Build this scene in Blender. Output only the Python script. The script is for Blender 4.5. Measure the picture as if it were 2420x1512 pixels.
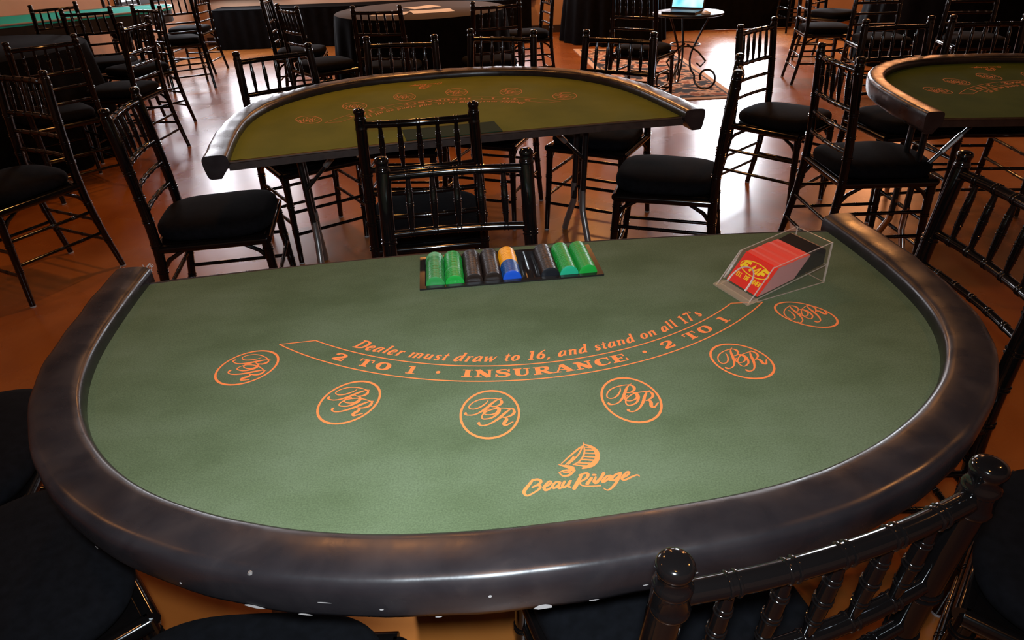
import bpy, bmesh, math, random
from mathutils import Vector, Matrix
random.seed(7)
for o in list(bpy.data.objects): bpy.data.objects.remove(o)
SC = bpy.context.scene
COL = SC.collection
# ---------------------------------------------------------------- camera
HC = 1.392
PT, RL = math.radians(30.67), math.radians(-2.13)
fw = Vector((0, math.cos(PT), -math.sin(PT))); up0 = Vector((0, math.sin(PT), math.cos(PT))); rt0 = Vector((1, 0, 0))
RT = math.cos(RL)*rt0 + math.sin(RL)*up0
UP = -math.sin(RL)*rt0 + math.cos(RL)*up0
cd = bpy.data.cameras.new('camera'); cam = bpy.data.objects.new('camera', cd); COL.objects.link(cam)
cam.matrix_world = Matrix(((RT.x, UP.x, -fw.x, 0), (RT.y, UP.y, -fw.y, 0), (RT.z, UP.z, -fw.z, HC), (0, 0, 0, 1)))
cd.sensor_fit = 'HORIZONTAL'; cd.sensor_width = 36; cd.lens = 1580/2420*36; cd.clip_start = 0.02
SC.camera = cam
# ---------------------------------------------------------------- view, world, lights
SC.view_settings.view_transform = 'Standard'; SC.view_settings.look = 'None'
SC.view_settings.exposure = 0.0; SC.view_settings.gamma = 1; SC.view_settings.use_curve_mapping = False
w = bpy.data.worlds.new('world'); SC.world = w; w.use_nodes = True
w.node_tree.nodes['Background'].inputs[0].default_value = (0.004, 0.003, 0.003, 1)
w.node_tree.nodes['Background'].inputs[1].default_value = 1.0
def area(name, loc, target, size, power, color, shape='DISK', size_y=None):
    l = bpy.data.lights.new(name, 'AREA'); l.shape = shape; l.size = size
    if size_y: l.size_y = size_y
    l.energy = power; l.color = color
    o = bpy.data.objects.new(name, l); COL.objects.link(o); o.location = loc
    o.rotation_euler = (Vector(target)-Vector(loc)).to_track_quat('-Z', 'Y').to_euler()
    return o
# the photographer's flash, just above the lens
fl_ = area('camera_flash', (0.0, 0.0, HC+0.058), (-0.12, 0.78, 0.78), 0.045, 13.5, (0.80, 0.91, 1.0)); fl_.data.spread = math.radians(125)
# warm ceiling lamps of the hall
for i, (x, y, p, s) in enumerate([(-2.9, 1.9, 9, .16), (0.1, -0.15, 14, .16), (2.9, 1.6, 14, .16), (-0.9, 3.7, 26, .16), (0.9, 5.4, 9, .2), (4.1, 7.5, 60, .6), (-1.0, 8.0, 50, .3), (1.2, 8.8, 66, .3), (-3.6, 7.4, 10, .2)]):
    area('ceiling_lamp', (x, y, 3.45), (x, y, 0), s, p, (1.0, 0.40, 0.11))
area('wall_lamp', (5.9, 10.3, 2.45), (2.2, 3.2, 0.6), 1.2, 30, (1.0, 0.40, 0.17))
# ---------------------------------------------------------------- materials
def mat(name, base, rough=0.5, spec=0.5, metal=0.0, emit=None, es=0.0, coat=0.0):
    m = bpy.data.materials.new(name); m.use_nodes = True
    b = m.node_tree.nodes['Principled BSDF']
    b.inputs['Base Color'].default_value = (*base, 1); b.inputs['Roughness'].default_value = rough
    b.inputs['Specular IOR Level'].default_value = spec; b.inputs['Metallic'].default_value = metal
    b.inputs['Coat Weight'].default_value = coat
    if emit: b.inputs['Emission Color'].default_value = (*emit, 1); b.inputs['Emission Strength'].default_value = es
    return m
def noise(m, cols, scale=5, detail=4, vec=None, pos=(0.3, 0.7), bump=None, rough=None, distort=0.0, stretch=None):
    nt = m.node_tree; N, Lk = nt.nodes, nt.links; b = N['Principled BSDF']
    tc = N.new('ShaderNodeTexCoord'); mp = N.new('ShaderNodeMapping'); Lk.new(tc.outputs['Object'], mp.inputs[0])
    if stretch: mp.inputs['Scale'].default_value = stretch
    n = N.new('ShaderNodeTexNoise'); n.inputs['Scale'].default_value = scale; n.inputs['Detail'].default_value = detail
    n.inputs['Distortion'].default_value = distort; Lk.new(mp.outputs[0], n.inputs['Vector'])
    r = N.new('ShaderNodeValToRGB'); Lk.new(n.outputs['Fac'], r.inputs[0])
    e = r.color_ramp.elements; e[0].position = pos[0]; e[1].position = pos[1]
    e[0].color = (*cols[0], 1); e[1].color = (*cols[-1], 1)
    for i, c in enumerate(cols[1:-1]):
        k = e.new(pos[0]+(pos[1]-pos[0])*(i+1)/(len(cols)-1)); k.color = (*c, 1)
    Lk.new(r.outputs[0], b.inputs['Base Color'])
    if bump:
        n2 = N.new('ShaderNodeTexNoise'); n2.inputs['Scale'].default_value = bump[0]; n2.inputs['Detail'].default_value = 3
        Lk.new(mp.outputs[0], n2.inputs['Vector'])
        bp = N.new('ShaderNodeBump'); bp.inputs['Strength'].default_value = bump[1]; bp.inputs['Distance'].default_value = bump[2]
        Lk.new(n2.outputs['Fac'], bp.inputs['Height']); Lk.new(bp.outputs[0], b.inputs['Normal'])
    if rough:
        mr = N.new('ShaderNodeMapRange'); mr.inputs['From Min'].default_value = 0.35; mr.inputs['From Max'].default_value = 0.65
        mr.inputs['To Min'].default_value = rough[0]; mr.inputs['To Max'].default_value = rough[1]
        n3 = N.new('ShaderNodeTexNoise'); n3.inputs['Scale'].default_value = rough[2]; n3.inputs['Detail'].default_value = 5
        Lk.new(mp.outputs[0], n3.inputs['Vector'])
        Lk.new(n3.outputs['Fac'], mr.inputs[0]); Lk.new(mr.outputs[0], b.inputs['Roughness'])
    return m
M = {}
M['gloss'] = mat('black_lacquer', (0.003, 0.0025, 0.0025), 0.10, 0.5)
M['cushion'] = noise(mat('black_cushion_fabric', (0.012,)*3, 0.95, 0.08), [(0.0024, 0.0026, 0.0034), (0.0042, 0.0046, 0.0062)], 60, 3, bump=(900, 0.25, 0.001))
M['glide'] = mat('grey_glide', (0.35, 0.35, 0.36), 0.5)
M['felt'] = noise(mat('green_felt', (0.08, 0.12, 0.05), 0.95, 0.1), [(0.074, 0.104, 0.052), (0.090, 0.124, 0.066), (0.104, 0.140, 0.080)], 6, 10, pos=(0.32, 0.68), bump=(700, 0.2, 0.0006), stretch=(1, 1.6, 1))
def fibre(m, sc=420, lo=0.82, hi=1.18):
    nt = m.node_tree; N, Lk = nt.nodes, nt.links; b = N['Principled BSDF']; src = b.inputs['Base Color'].links[0].from_socket
    tc = N.new('ShaderNodeTexCoord'); n = N.new('ShaderNodeTexNoise'); n.inputs['Scale'].default_value = sc; n.inputs['Detail'].default_value = 4; Lk.new(tc.outputs['Object'], n.inputs['Vector'])
    mr = N.new('ShaderNodeMapRange'); mr.inputs['From Min'].default_value = 0.3; mr.inputs['From Max'].default_value = 0.7; mr.inputs['To Min'].default_value = lo; mr.inputs['To Max'].default_value = hi; Lk.new(n.outputs['Fac'], mr.inputs[0])
    v = N.new('ShaderNodeVectorMath'); v.operation = 'SCALE'; Lk.new(src, v.inputs[0]); Lk.new(mr.outputs[0], v.inputs['Scale']); Lk.new(v.outputs[0], b.inputs['Base Color']); return m
fibre(M['felt'])
M['felt_old'] = noise(mat('olive_felt', (0.09, 0.12, 0.03), 0.95, 0.1), [(0.125, 0.165, 0.022), (0.170, 0.210, 0.032)], 6, 7, bump=(700, 0.2, 0.0006))
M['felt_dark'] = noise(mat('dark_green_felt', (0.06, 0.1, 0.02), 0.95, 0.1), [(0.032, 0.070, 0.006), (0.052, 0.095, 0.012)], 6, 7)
M['print'] = mat('orange_print', (0.86, 0.22, 0.06), 0.8, 0.2)
M['print_dim'] = mat('faded_orange_print', (0.62, 0.28, 0.11), 0.85, 0.2)
M['vinyl'] = noise(mat('dark_brown_vinyl', (0.02, 0.016, 0.014), 0.38, 0.5), [(0.011, 0.0095, 0.011), (0.017, 0.0145, 0.016), (0.030, 0.024, 0.024)], 11, 9, pos=(0.3, 0.85), bump=(40, 0.12, 0.002), rough=(0.23, 0.36, 20), distort=0.9)
M['trim'] = noise(mat('brown_trim', (0.02, 0.012, 0.01), 0.5), [(0.018, 0.011, 0.009), (0.035, 0.022, 0.017)], 40, 3)
M['under'] = mat('table_underside', (0.012, 0.009, 0.008), 0.7)
M['tube'] = mat('black_steel', (0.008, 0.008, 0.008), 0.3)
M['steel'] = mat('worn_grey_steel', (0.28, 0.27, 0.26), 0.35, 0.5, 0.7)
M['chrome'] = mat('chrome_steel', (0.6, 0.58, 0.55), 0.15, 0.5, 1.0)
M['tray'] = mat('black_tray_plastic', (0.012, 0.010, 0.010), 0.14, 0.5)
M['torn'] = mat('torn_vinyl_backing', (0.30, 0.28, 0.27), 0.9)
M['lint'] = mat('white_scuff', (0.5, 0.48, 0.47), 0.8)
def chipm(n, c): return mat(n, c, 0.38, 0.3)
M['c_pale'] = chipm('pale_green_chip', (0.11, 0.34, 0.14)); M['c_green'] = chipm('green_chip', (0.008, 0.25, 0.030))
M['c_green2'] = chipm('leaf_green_chip', (0.022, 0.20, 0.045)); M['c_brown'] = chipm('dark_brown_chip', (0.012, 0.006, 0.004))
M['c_yellow'] = chipm('yellow_chip', (0.85, 0.34, 0.005)); M['c_blue'] = chipm('blue_chip', (0.006, 0.055, 0.21)); M['c_blue2'] = chipm('bright_blue_chip', (0.006, 0.06, 0.40))
M['c_teal'] = chipm('teal_green_chip', (0.012, 0.30, 0.16)); M['c_black'] = chipm('black_chip', (0.006, 0.007, 0.01))
M['card_red'] = mat('red_card', (0.75, 0.012, 0.004), 0.4, 0.4)
M['card_yel'] = mat('yellow_card_print', (0.95, 0.62, 0.0), 0.5)
# edge-on playing cards: fine red and pink stripes
m = mat('red_card_edges', (0.8, 0.05, 0.03), 0.5); nt = m.node_tree
tc = nt.nodes.new('ShaderNodeTexCoord'); wv = nt.nodes.new('ShaderNodeTexWave'); wv.bands_direction = 'X'; wv.inputs['Scale'].default_value = 380; wv.inputs['Distortion'].default_value = 1.0
rp = nt.nodes.new('ShaderNodeValToRGB'); rp.color_ramp.elements[0].color = (0.62, 0.018, 0.01, 1); rp.color_ramp.elements[1].color = (0.85, 0.10, 0.07, 1)
nt.links.new(tc.outputs['Object'], wv.inputs['Vector']); nt.links.new(wv.outputs['Fac'], rp.inputs[0]); nt.links.new(rp.outputs[0], nt.nodes['Principled BSDF'].inputs['Base Color']); M['card_edge'] = m
m = mat('pale_card_sides', (0.5, 0.16, 0.16), 0.5); nt = m.node_tree
tc = nt.nodes.new('ShaderNodeTexCoord'); wv = nt.nodes.new('ShaderNodeTexWave'); wv.bands_direction = 'X'; wv.inputs['Scale'].default_value = 380; wv.inputs['Distortion'].default_value = 1.0
rp = nt.nodes.new('ShaderNodeValToRGB'); rp.color_ramp.elements[0].color = (0.30, 0.06, 0.07, 1); rp.color_ramp.elements[1].color = (0.62, 0.36, 0.36, 1)
nt.links.new(tc.outputs['Object'], wv.inputs['Vector']); nt.links.new(wv.outputs['Fac'], rp.inputs[0]); nt.links.new(rp.outputs[0], nt.nodes['Principled BSDF'].inputs['Base Color']); M['card_side'] = m
# thin clear acrylic: mostly transparent with a fresnel sheen
def clear(name, tint, gloss_rough, milk):
    m = bpy.data.materials.new(name); m.use_nodes = True; nt = m.node_tree; N, Lk = nt.nodes, nt.links
    N.remove(N['Principled BSDF']); out = N['Material Output']
    t = N.new('ShaderNodeBsdfTransparent'); t.inputs[0].default_value = (*tint, 1)
    g = N.new('ShaderNodeBsdfGlossy'); g.inputs['Roughness'].default_value = gloss_rough
    d = N.new('ShaderNodeBsdfDiffuse'); d.inputs[0].default_value = (0.75, 0.62, 0.55, 1)
    lw_ = N.new('ShaderNodeLayerWeight'); lw_.inputs[0].default_value = 0.5
    pw = N.new('ShaderNodeMath'); pw.operation = 'POWER'; Lk.new(lw_.outputs['Facing'], pw.inputs[0]); pw.inputs[1].default_value = 5.0
    f = N.new('ShaderNodeMath'); f.operation = 'MULTIPLY_ADD'; Lk.new(pw.outputs[0], f.inputs[0]); f.inputs[1].default_value = 0.6; f.inputs[2].default_value = 0.035
    m1 = N.new('ShaderNodeMixShader'); m1.inputs[0].default_value = milk; Lk.new(t.outputs[0], m1.inputs[1]); Lk.new(d.outputs[0], m1.inputs[2])
    m2 = N.new('ShaderNodeMixShader'); Lk.new(f.outputs[0], m2.inputs[0]); Lk.new(m1.outputs[0], m2.inputs[1]); Lk.new(g.outputs[0], m2.inputs[2])
    Lk.new(m2.outputs[0], out.inputs[0]); return m
M['acrylic'] = clear('clear_acrylic', (0.965, 0.955, 0.93), 0.05, 0.015)
M['acrylic_edge'] = clear('acrylic_edge', (0.95, 0.93, 0.90), 0.12, 0.42)
M['acrylic_lip'] = clear('acrylic_lip', (0.95, 0.88, 0.62), 0.12, 0.22)
M['floor'] = noise(mat('stained_concrete', (0.2, 0.1, 0.05), 0.2, 0.5), [(0.20, 0.060, 0.010), (0.30, 0.102, 0.020), (0.38, 0.150, 0.036)], 1.6, 9, pos=(0.25, 0.78), bump=(4, 0.012, 0.01), rough=(0.24, 0.29, 2.5), distort=0.5)
M['wall'] = noise(mat('beige_wall_paint', (0.5, 0.36, 0.25), 0.8), [(0.52, 0.33, 0.22), (0.58, 0.38, 0.26)], 2, 2)
M['ceiling'] = mat('dark_ceiling', (0.05, 0.045, 0.04), 0.9)
M['base'] = mat('dark_baseboard', (0.03, 0.018, 0.012), 0.5)
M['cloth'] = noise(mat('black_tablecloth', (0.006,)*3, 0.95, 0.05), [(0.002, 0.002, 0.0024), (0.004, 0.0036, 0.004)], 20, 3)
M['cloth_top'] = mat('sheen_tinted_tablecloth_top', (0.06, 0.05, 0.045), 0.85, 0.2)  # same black cloth; its grazing sheen is painted in as a lighter grey
M['teal'] = mat('teal_felt', (0.03, 0.62, 0.60), 0.9, 0.1)
M['paper'] = mat('white_paper', (0.8, 0.78, 0.74), 0.7)
M['pane'] = mat('daylight_pane', (0.8,)*3, 0.3, emit=(0.90, 0.92, 1.0), es=8.0)
M['pane_hot'] = mat('bright_daylight_pane', (0.8,)*3, 0.3, emit=(0.86, 0.92, 1.0), es=30.0)
M['pane_mid'] = mat('soft_daylight_pane', (0.8,)*3, 0.3, emit=(0.90, 0.92, 1.0), es=17.0)
M['pane_soft'] = mat('dim_daylight_pane', (0.8,)*3, 0.3, emit=(0.90, 0.92, 1.0), es=7.0)
M['frame'] = mat('dark_window_frame', (0.03, 0.03, 0.03), 0.5)
M['plastic'] = mat('laptop_plastic', (0.012, 0.012, 0.013), 0.3)
# laptop screen: cyan desktop with pale glow
m = mat('laptop_screen', (0, 0, 0), 0.4, emit=(0.2, 0.75, 1.0), es=1.0); nt = m.node_tree; b = nt.nodes['Principled BSDF']
tc = nt.nodes.new('ShaderNodeTexCoord'); gr = nt.nodes.new('ShaderNodeTexNoise'); gr.inputs['Scale'].default_value = 4
rp = nt.nodes.new('ShaderNodeValToRGB'); e = rp.color_ramp.elements; e[0].position = 0.4; e[0].color = (0.02, 0.45, 0.85, 1); e[1].position = 0.6; e[1].color = (0.65, 0.95, 1.0, 1)
nt.links.new(tc.outputs['Object'], gr.inputs['Vector']); nt.links.new(gr.outputs['Fac'], rp.inputs[0]); nt.links.new(rp.outputs[0], b.inputs['Emission Color']); b.inputs['Emission Strength'].default_value = 1.6; M['screen'] = m
# rug: floral blotches in cream, grey and rust
m = noise(mat('rug_pile', (0.5, 0.4, 0.3), 0.95, 0.1), [(0.03, 0.03, 0.035), (0.045, 0.04, 0.04), (0.55, 0.34, 0.22), (0.60, 0.42, 0.30), (0.30, 0.11, 0.05)], 7, 3, pos=(0.42, 0.6)); M['rug'] = m
M['rug_border'] = mat('rug_border', (0.62, 0.45, 0.33), 0.95, 0.1)

# ---------------------------------------------------------------- mesh helpers
class MB:
    def __init__(s): s.v = []; s.f = []; s.mi = []
    def add(s, vs, fs, mi=0):
        o = len(s.v); s.v += [tuple(v) for v in vs]; s.f += [tuple(i+o for i in f) for f in fs]; s.mi += [mi]*len(fs)
    def box(s, c, d, rz=0.0, mi=0):
        cx, cy, cz = c; dx, dy, dz = d[0]/2, d[1]/2, d[2]/2; ca, sa = math.cos(rz), math.sin(rz)
        vs = [(cx+ca*x-sa*y, cy+sa*x+ca*y, cz+z) for z in (-dz, dz) for x, y in ((-dx, -dy), (dx, -dy), (dx, dy), (-dx, dy))]
        s.add(vs, [(3, 2, 1, 0), (4, 5, 6, 7), (0, 1, 5, 4), (1, 2, 6, 5), (2, 3, 7, 6), (3, 0, 4, 7)], mi)
    def tube(s, pts, radii, n=10, cap=True, mi=0):
        P = [Vector(p) for p in pts]; rings = []
        if not hasattr(radii, '__len__'): radii = [radii]*len(P)
        ref = None
        for i, p in enumerate(P):
            t = (P[min(i+1, len(P)-1)]-P[max(i-1, 0)])
            if t.length < 1e-9: t = Vector((0, 0, 1))
            t.normalize()
            if ref is None: ref = Vector((1, 0, 0)) if abs(t.x) < .9 else Vector((0, 1, 0))
            a = (ref - t*ref.dot(t)).normalized(); b = t.cross(a); ref = a
            rings.append([p+radii[i]*(math.cos(2*math.pi*k/n)*a+math.sin(2*math.pi*k/n)*b) for k in range(n)])
        vs = [v for r in rings for v in r]; fs = []
        for i in range(len(P)-1):
            for k in range(n):
                fs.append((i*n+k, i*n+(k+1) % n, (i+1)*n+(k+1) % n, (i+1)*n+k))
        if cap: fs.append(tuple(reversed(range(n)))); fs.append(tuple((len(P)-1)*n+k for k in range(n)))
        s.add(vs, fs, mi)
    def prism(s, poly, z0, z1, mi=0):
        n = len(poly); vs = [(x, y, z0) for x, y in poly]+[(x, y, z1) for x, y in poly]
        s.add(vs, [tuple(reversed(range(n))), tuple(range(n, 2*n))]+[(i, (i+1) % n, n+(i+1) % n, n+i) for i in range(n)], mi)
    def build(s, name, m, parent=None, smooth=True, angle=40, recalc=True):
        me = bpy.data.meshes.new(name); me.from_pydata(s.v, [], s.f); me.update()
        for mm in (m if isinstance(m, (list, tuple)) else [m]): me.materials.append(mm)
        me.polygons.foreach_set('material_index', s.mi)
        bm = bmesh.new(); bm.from_mesh(me)
        if recalc: bmesh.ops.recalc_face_normals(bm, faces=bm.faces)
        if smooth:
            for f in bm.faces: f.smooth = True
            for e in bm.edges:
                if len(e.link_faces) == 2 and e.calc_face_angle(0) > math.radians(angle): e.smooth = False
        bm.to_mesh(me); bm.free()
        o = bpy.data.objects.new(name, me); COL.objects.link(o)
        if parent: o.parent = parent
        return o
def thing(name, label, cat, loc=(0, 0, 0), rz=0.0, group=None):
    o = bpy.data.objects.new(name, None); o.empty_display_size = 0.1; COL.objects.link(o); o.location = loc; o.rotation_euler = (0, 0, rz)
    o['label'] = label; o['category'] = cat
    if group: o['group'] = group
    return o
def tag(o, label, cat, group=None, kind=None):
    o['label'] = label; o['category'] = cat
    if group: o['group'] = group
    if kind: o['kind'] = kind
    return o
def struct(o): o['kind'] = 'structure'; return o
def catmull(pts, k=5):
    P = [Vector(p) for p in pts]
    if len(P) < 3: return [tuple(p) for p in P]
    out = []
    for i in range(len(P)-1):
        a, b, c, d = P[max(i-1, 0)], P[i], P[i+1], P[min(i+2, len(P)-1)]
        for j in range(k):
            t = j/k; out.append(tuple(0.5*((2*b)+(c-a)*t+(2*a-5*b+4*c-d)*t*t+(3*b-a-3*c+d)*t**3)))
    out.append(tuple(P[-1])); return out
lay = [0]
def ribbon(mb, pts, z, fmap=None, smooth=True, k=4, thick=0.0):
    """flat stroke: pts = (x, y, width); strokes stack like screen-print layers"""
    lay[0] = (lay[0]+1) % 90; z = z+lay[0]*0.000004; dz = 0.0000022
    Q = catmull(pts, k) if smooth and len(pts) > 2 else [tuple(p) for p in pts]
    P = [Vector(q[:2]) for q in Q]; Wd = [max(q[2], 1e-5) for q in Q]; vs = []
    for i, p in enumerate(P):
        t = P[min(i+1, len(P)-1)]-P[max(i-1, 0)]
        if t.length < 1e-9: t = Vector((1, 0))
        t.normalize(); nn = Vector((-t.y, t.x))
        for sg in (1, -1):
            q = p+nn*sg*Wd[i]/2
            if fmap: q = fmap(q.x, q.y)
            vs.append((q[0], q[1], z+(i % 60)*dz))
    mb.add(vs, [(2*i, 2*i+1, 2*i+3, 2*i+2) for i in range(len(P)-1)])
def disc(mb, c, r, z, n=14, fmap=None):
    lay[0] = (lay[0]+1) % 90; z = z+lay[0]*0.000004
    vs = []
    for k in range(n):
        q = (c[0]+r*math.cos(2*math.pi*k/n), c[1]+r*math.sin(2*math.pi*k/n))
        if fmap: q = fmap(*q)
        vs.append((q[0], q[1], z))
    mb.add(vs, [tuple(range(n))])

# ---------------------------------------------------------------- the room
FAR_Y = 10.55; LX0, LY0, LDX, LDY = -5.3, 6.0, 0.2, 0.98     # left wall runs from (LX0, LY0) along (LDX, LDY)
def lw(s): n = math.hypot(LDX, LDY); return (LX0+LDX/n*s, LY0+LDY/n*s)
RX, BY, CH = 8.2, -3.2, 3.6
m = MB(); p0 = lw(-9.5); p1 = lw(4.75)
m.add([(p0[0], BY, 0), (RX, BY, 0), (RX, FAR_Y, 0), (-4.33, FAR_Y, 0)], [(0, 1, 2, 3)]); fl = struct(m.build('floor', M['floor'], smooth=False))
m = MB(); m.add([(p0[0], BY, CH), (RX, BY, CH), (RX, FAR_Y, CH), (-4.33, FAR_Y, CH)], [(3, 2, 1, 0)]); struct(m.build('ceiling', M['ceiling'], smooth=False))
def wall(name, a, b, openings, mname='wall'):
    """vertical wall a->b with rectangular openings (s0, s1, z0, z1)"""
    L = math.hypot(b[0]-a[0], b[1]-a[1]); dx, dy = (b[0]-a[0])/L, (b[1]-a[1])/L
    ss = sorted({0, L}|{o[0] for o in openings}|{o[1] for o in openings}); zs = sorted({0, CH}|{o[2] for o in openings}|{o[3] for o in openings})
    m = MB()
    for i in range(len(ss)-1):
        for j in range(len(zs)-1):
            cs, cz = (ss[i]+ss[i+1])/2, (zs[j]+zs[j+1])/2
            if any(o[0] < cs < o[1] and o[2] < cz < o[3] for o in openings): continue
            m.add([(a[0]+dx*s, a[1]+dy*s, z) for s, z in ((ss[i], zs[j]), (ss[i+1], zs[j]), (ss[i+1], zs[j+1]), (ss[i], zs[j+1]))], [(0, 1, 2, 3)])
    struct(m.build(name, M[mname], smooth=False)); return (a, (dx, dy))
nwin = [0]
def window(w_, s0, s1, z0, z1, nx, nz, pane, door=False):
    a, (dx, dy) = w_; nx_, ny_ = dy, -dx     # into the room
    rz = math.atan2(dy, dx)
    def P(s, off): return (a[0]+dx*s+nx_*off, a[1]+dy*s+ny_*off)
    nwin[0] += 1
    m = MB(); t = 0.06
    for s in (s0+t/2, s1-t/2): q = P(s, 0); m.box((q[0], q[1], (z0+z1)/2), (t, 0.12, z1-z0), rz)
    for z in (z0+t/2, z1-t/2): q = P((s0+s1)/2, 0); m.box((q[0], q[1], z), (s1-s0, 0.12, t), rz)
    for i in range(1, nx): q = P(s0+(s1-s0)*i/nx, 0); m.box((q[0], q[1], (z0+z1)/2), (0.035, 0.06, z1-z0-t), rz)
    for i in range(1, nz): q = P((s0+s1)/2, 0); m.box((q[0], q[1], z0+(z1-z0)*i/nz), (s1-s0-t, 0.06, 0.035), rz)
    f = struct(m.build(('door_%d' if door else 'window_%d') % nwin[0], M['frame'], smooth=False))
    m = MB(); qa, qb = P(s0, -0.03), P(s1, -0.03); m.add([(*qa, z0), (*qb, z0), (*qb, z1), (*qa, z1)], [(0, 1, 2, 3)])
    m.build('window_pane' if not door else 'door_pane', M[pane], f, smooth=False)
WL = wall('wall_left', p0, (-4.33, FAR_Y), [(9.5+3.05, 9.5+4.6, 0.66, 2.6)])
WF = wall('wall_far', (-4.33, FAR_Y), (RX, FAR_Y), [(0.1, 1.25, 0.6, 2.5), (3.9, 4.85, 0.45, 1.8), (6.0, 6.95, 1.15, 2.1), (7.4, 8.35, 0.08, 2.7)])
wall('wall_right', (RX, FAR_Y), (RX, BY), []); wall('wall_near', (RX, BY), (p0[0], BY), [])
window(WL, 9.5+3.05, 9.5+4.6, 0.66, 2.6, 3, 2, 'pane_mid')
window(WF, 0.1, 1.25, 0.6, 2.5, 2, 2, 'pane')
window(WF, 3.9, 4.85, 0.45, 1.8, 2, 1, 'pane_soft')
window(WF, 6.0, 6.95, 1.15, 2.1, 2, 1, 'pane_soft')
window(WF, 7.4, 8.35, 0.08, 2.7, 2, 1, 'pane_hot', door=True)

# ---------------------------------------------------------------- black bamboo-turned ballroom chair
def turned(mb, pts, r, nodes, bump=1.17, n=12, taper=None, seg=26, dbl=True, bw=0.0034):
    """bar along a smooth path with paired bamboo rings at the node fractions"""
    C = [Vector(p) for p in catmull(pts, 8)]
    cum = [0]
    for i in range(len(C)-1): cum.append(cum[-1]+(C[i+1]-C[i]).length)
    L = cum[-1]
    def pos(t):
        d = t*L; i = 0
        while i < len(cum)-2 and cum[i+1] < d: i += 1
        return C[i].lerp(C[i+1], (d-cum[i])/max(cum[i+1]-cum[i], 1e-9))
    ts = {0.0: 1.0, 1.0: 1.0}
    for i in range(1, seg): ts[i/seg] = 1.0
    for nd in nodes:
        for t in list(ts):
            if abs(t-nd)*L < bw*3.0 and t not in (0.0, 1.0): del ts[t]
        ts[nd] = 1.0
        for o in (-1.35, 1.35):
            c = nd+o*bw/L
            for q, f in ((-0.95, 1.0), (-0.62, 1.0), (-0.38, 1+(bump-1)*.85), (0, bump), (0.38, 1+(bump-1)*.85), (0.62, 1.0), (0.95, 1.0)):
                t = c+q*bw/L
                if 0 < t < 1: ts[t] = f
    T = sorted(ts)
    rr = []
    for t in T:
        base = r(t) if callable(r) else r
        rr.append(base*ts[t])
    mb.tube([pos(t) for t in T], rr, n)
def chair_cushion():
    m = MB(); n = 56; layers = [(0.90, 0.448), (0.985, 0.452), (1.01, 0.466), (1.0, 0.482), (0.955, 0.493), (0.85, 0.499), (0.6, 0.503), (0.3, 0.505)]
    def outline(a):
        c, s = math.cos(a), math.sin(a); e = 2/3.6
        x = math.copysign(abs(c)**e, c); y = math.copysign(abs(s)**e, s)
        hw = 0.205 if y > 0 else 0.205-0.018*(-y)
        x *= hw*(1-0.05*math.exp(-((y+0.1)/0.35)**2)); y *= 0.205
        return x, y
    vs = []
    for sc, z in layers:
        for k in range(n):
            x, y = outline(2*math.pi*k/n); vs.append((x*sc, y*sc+0.005, z+0.004*math.cos(x*sc*9)))
    fs = [(i*n+k, i*n+(k+1) % n, (i+1)*n+(k+1) % n, (i+1)*n+k) for i in range(len(layers)-1) for k in range(n)]
    fs += [tuple(reversed(range(n))), tuple((len(layers)-1)*n+k for k in range(n))]
    m.add(vs, fs); return m
def seat_frame():
    m = MB(); c = [(-0.188, -0.185), (0.188, -0.185), (0.198, 0.19), (-0.198, 0.19)]
    for i in range(4):
        a, b = c[i], c[(i+1) % 4]
        m.tube([(a[0], a[1], 0.428), (b[0], b[1], 0.428)], 0.017, 10)
    m.prism([(-0.18, -0.18), (0.18, -0.18), (0.19, 0.182), (-0.19, 0.182)], 0.425, 0.446); return m
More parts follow.
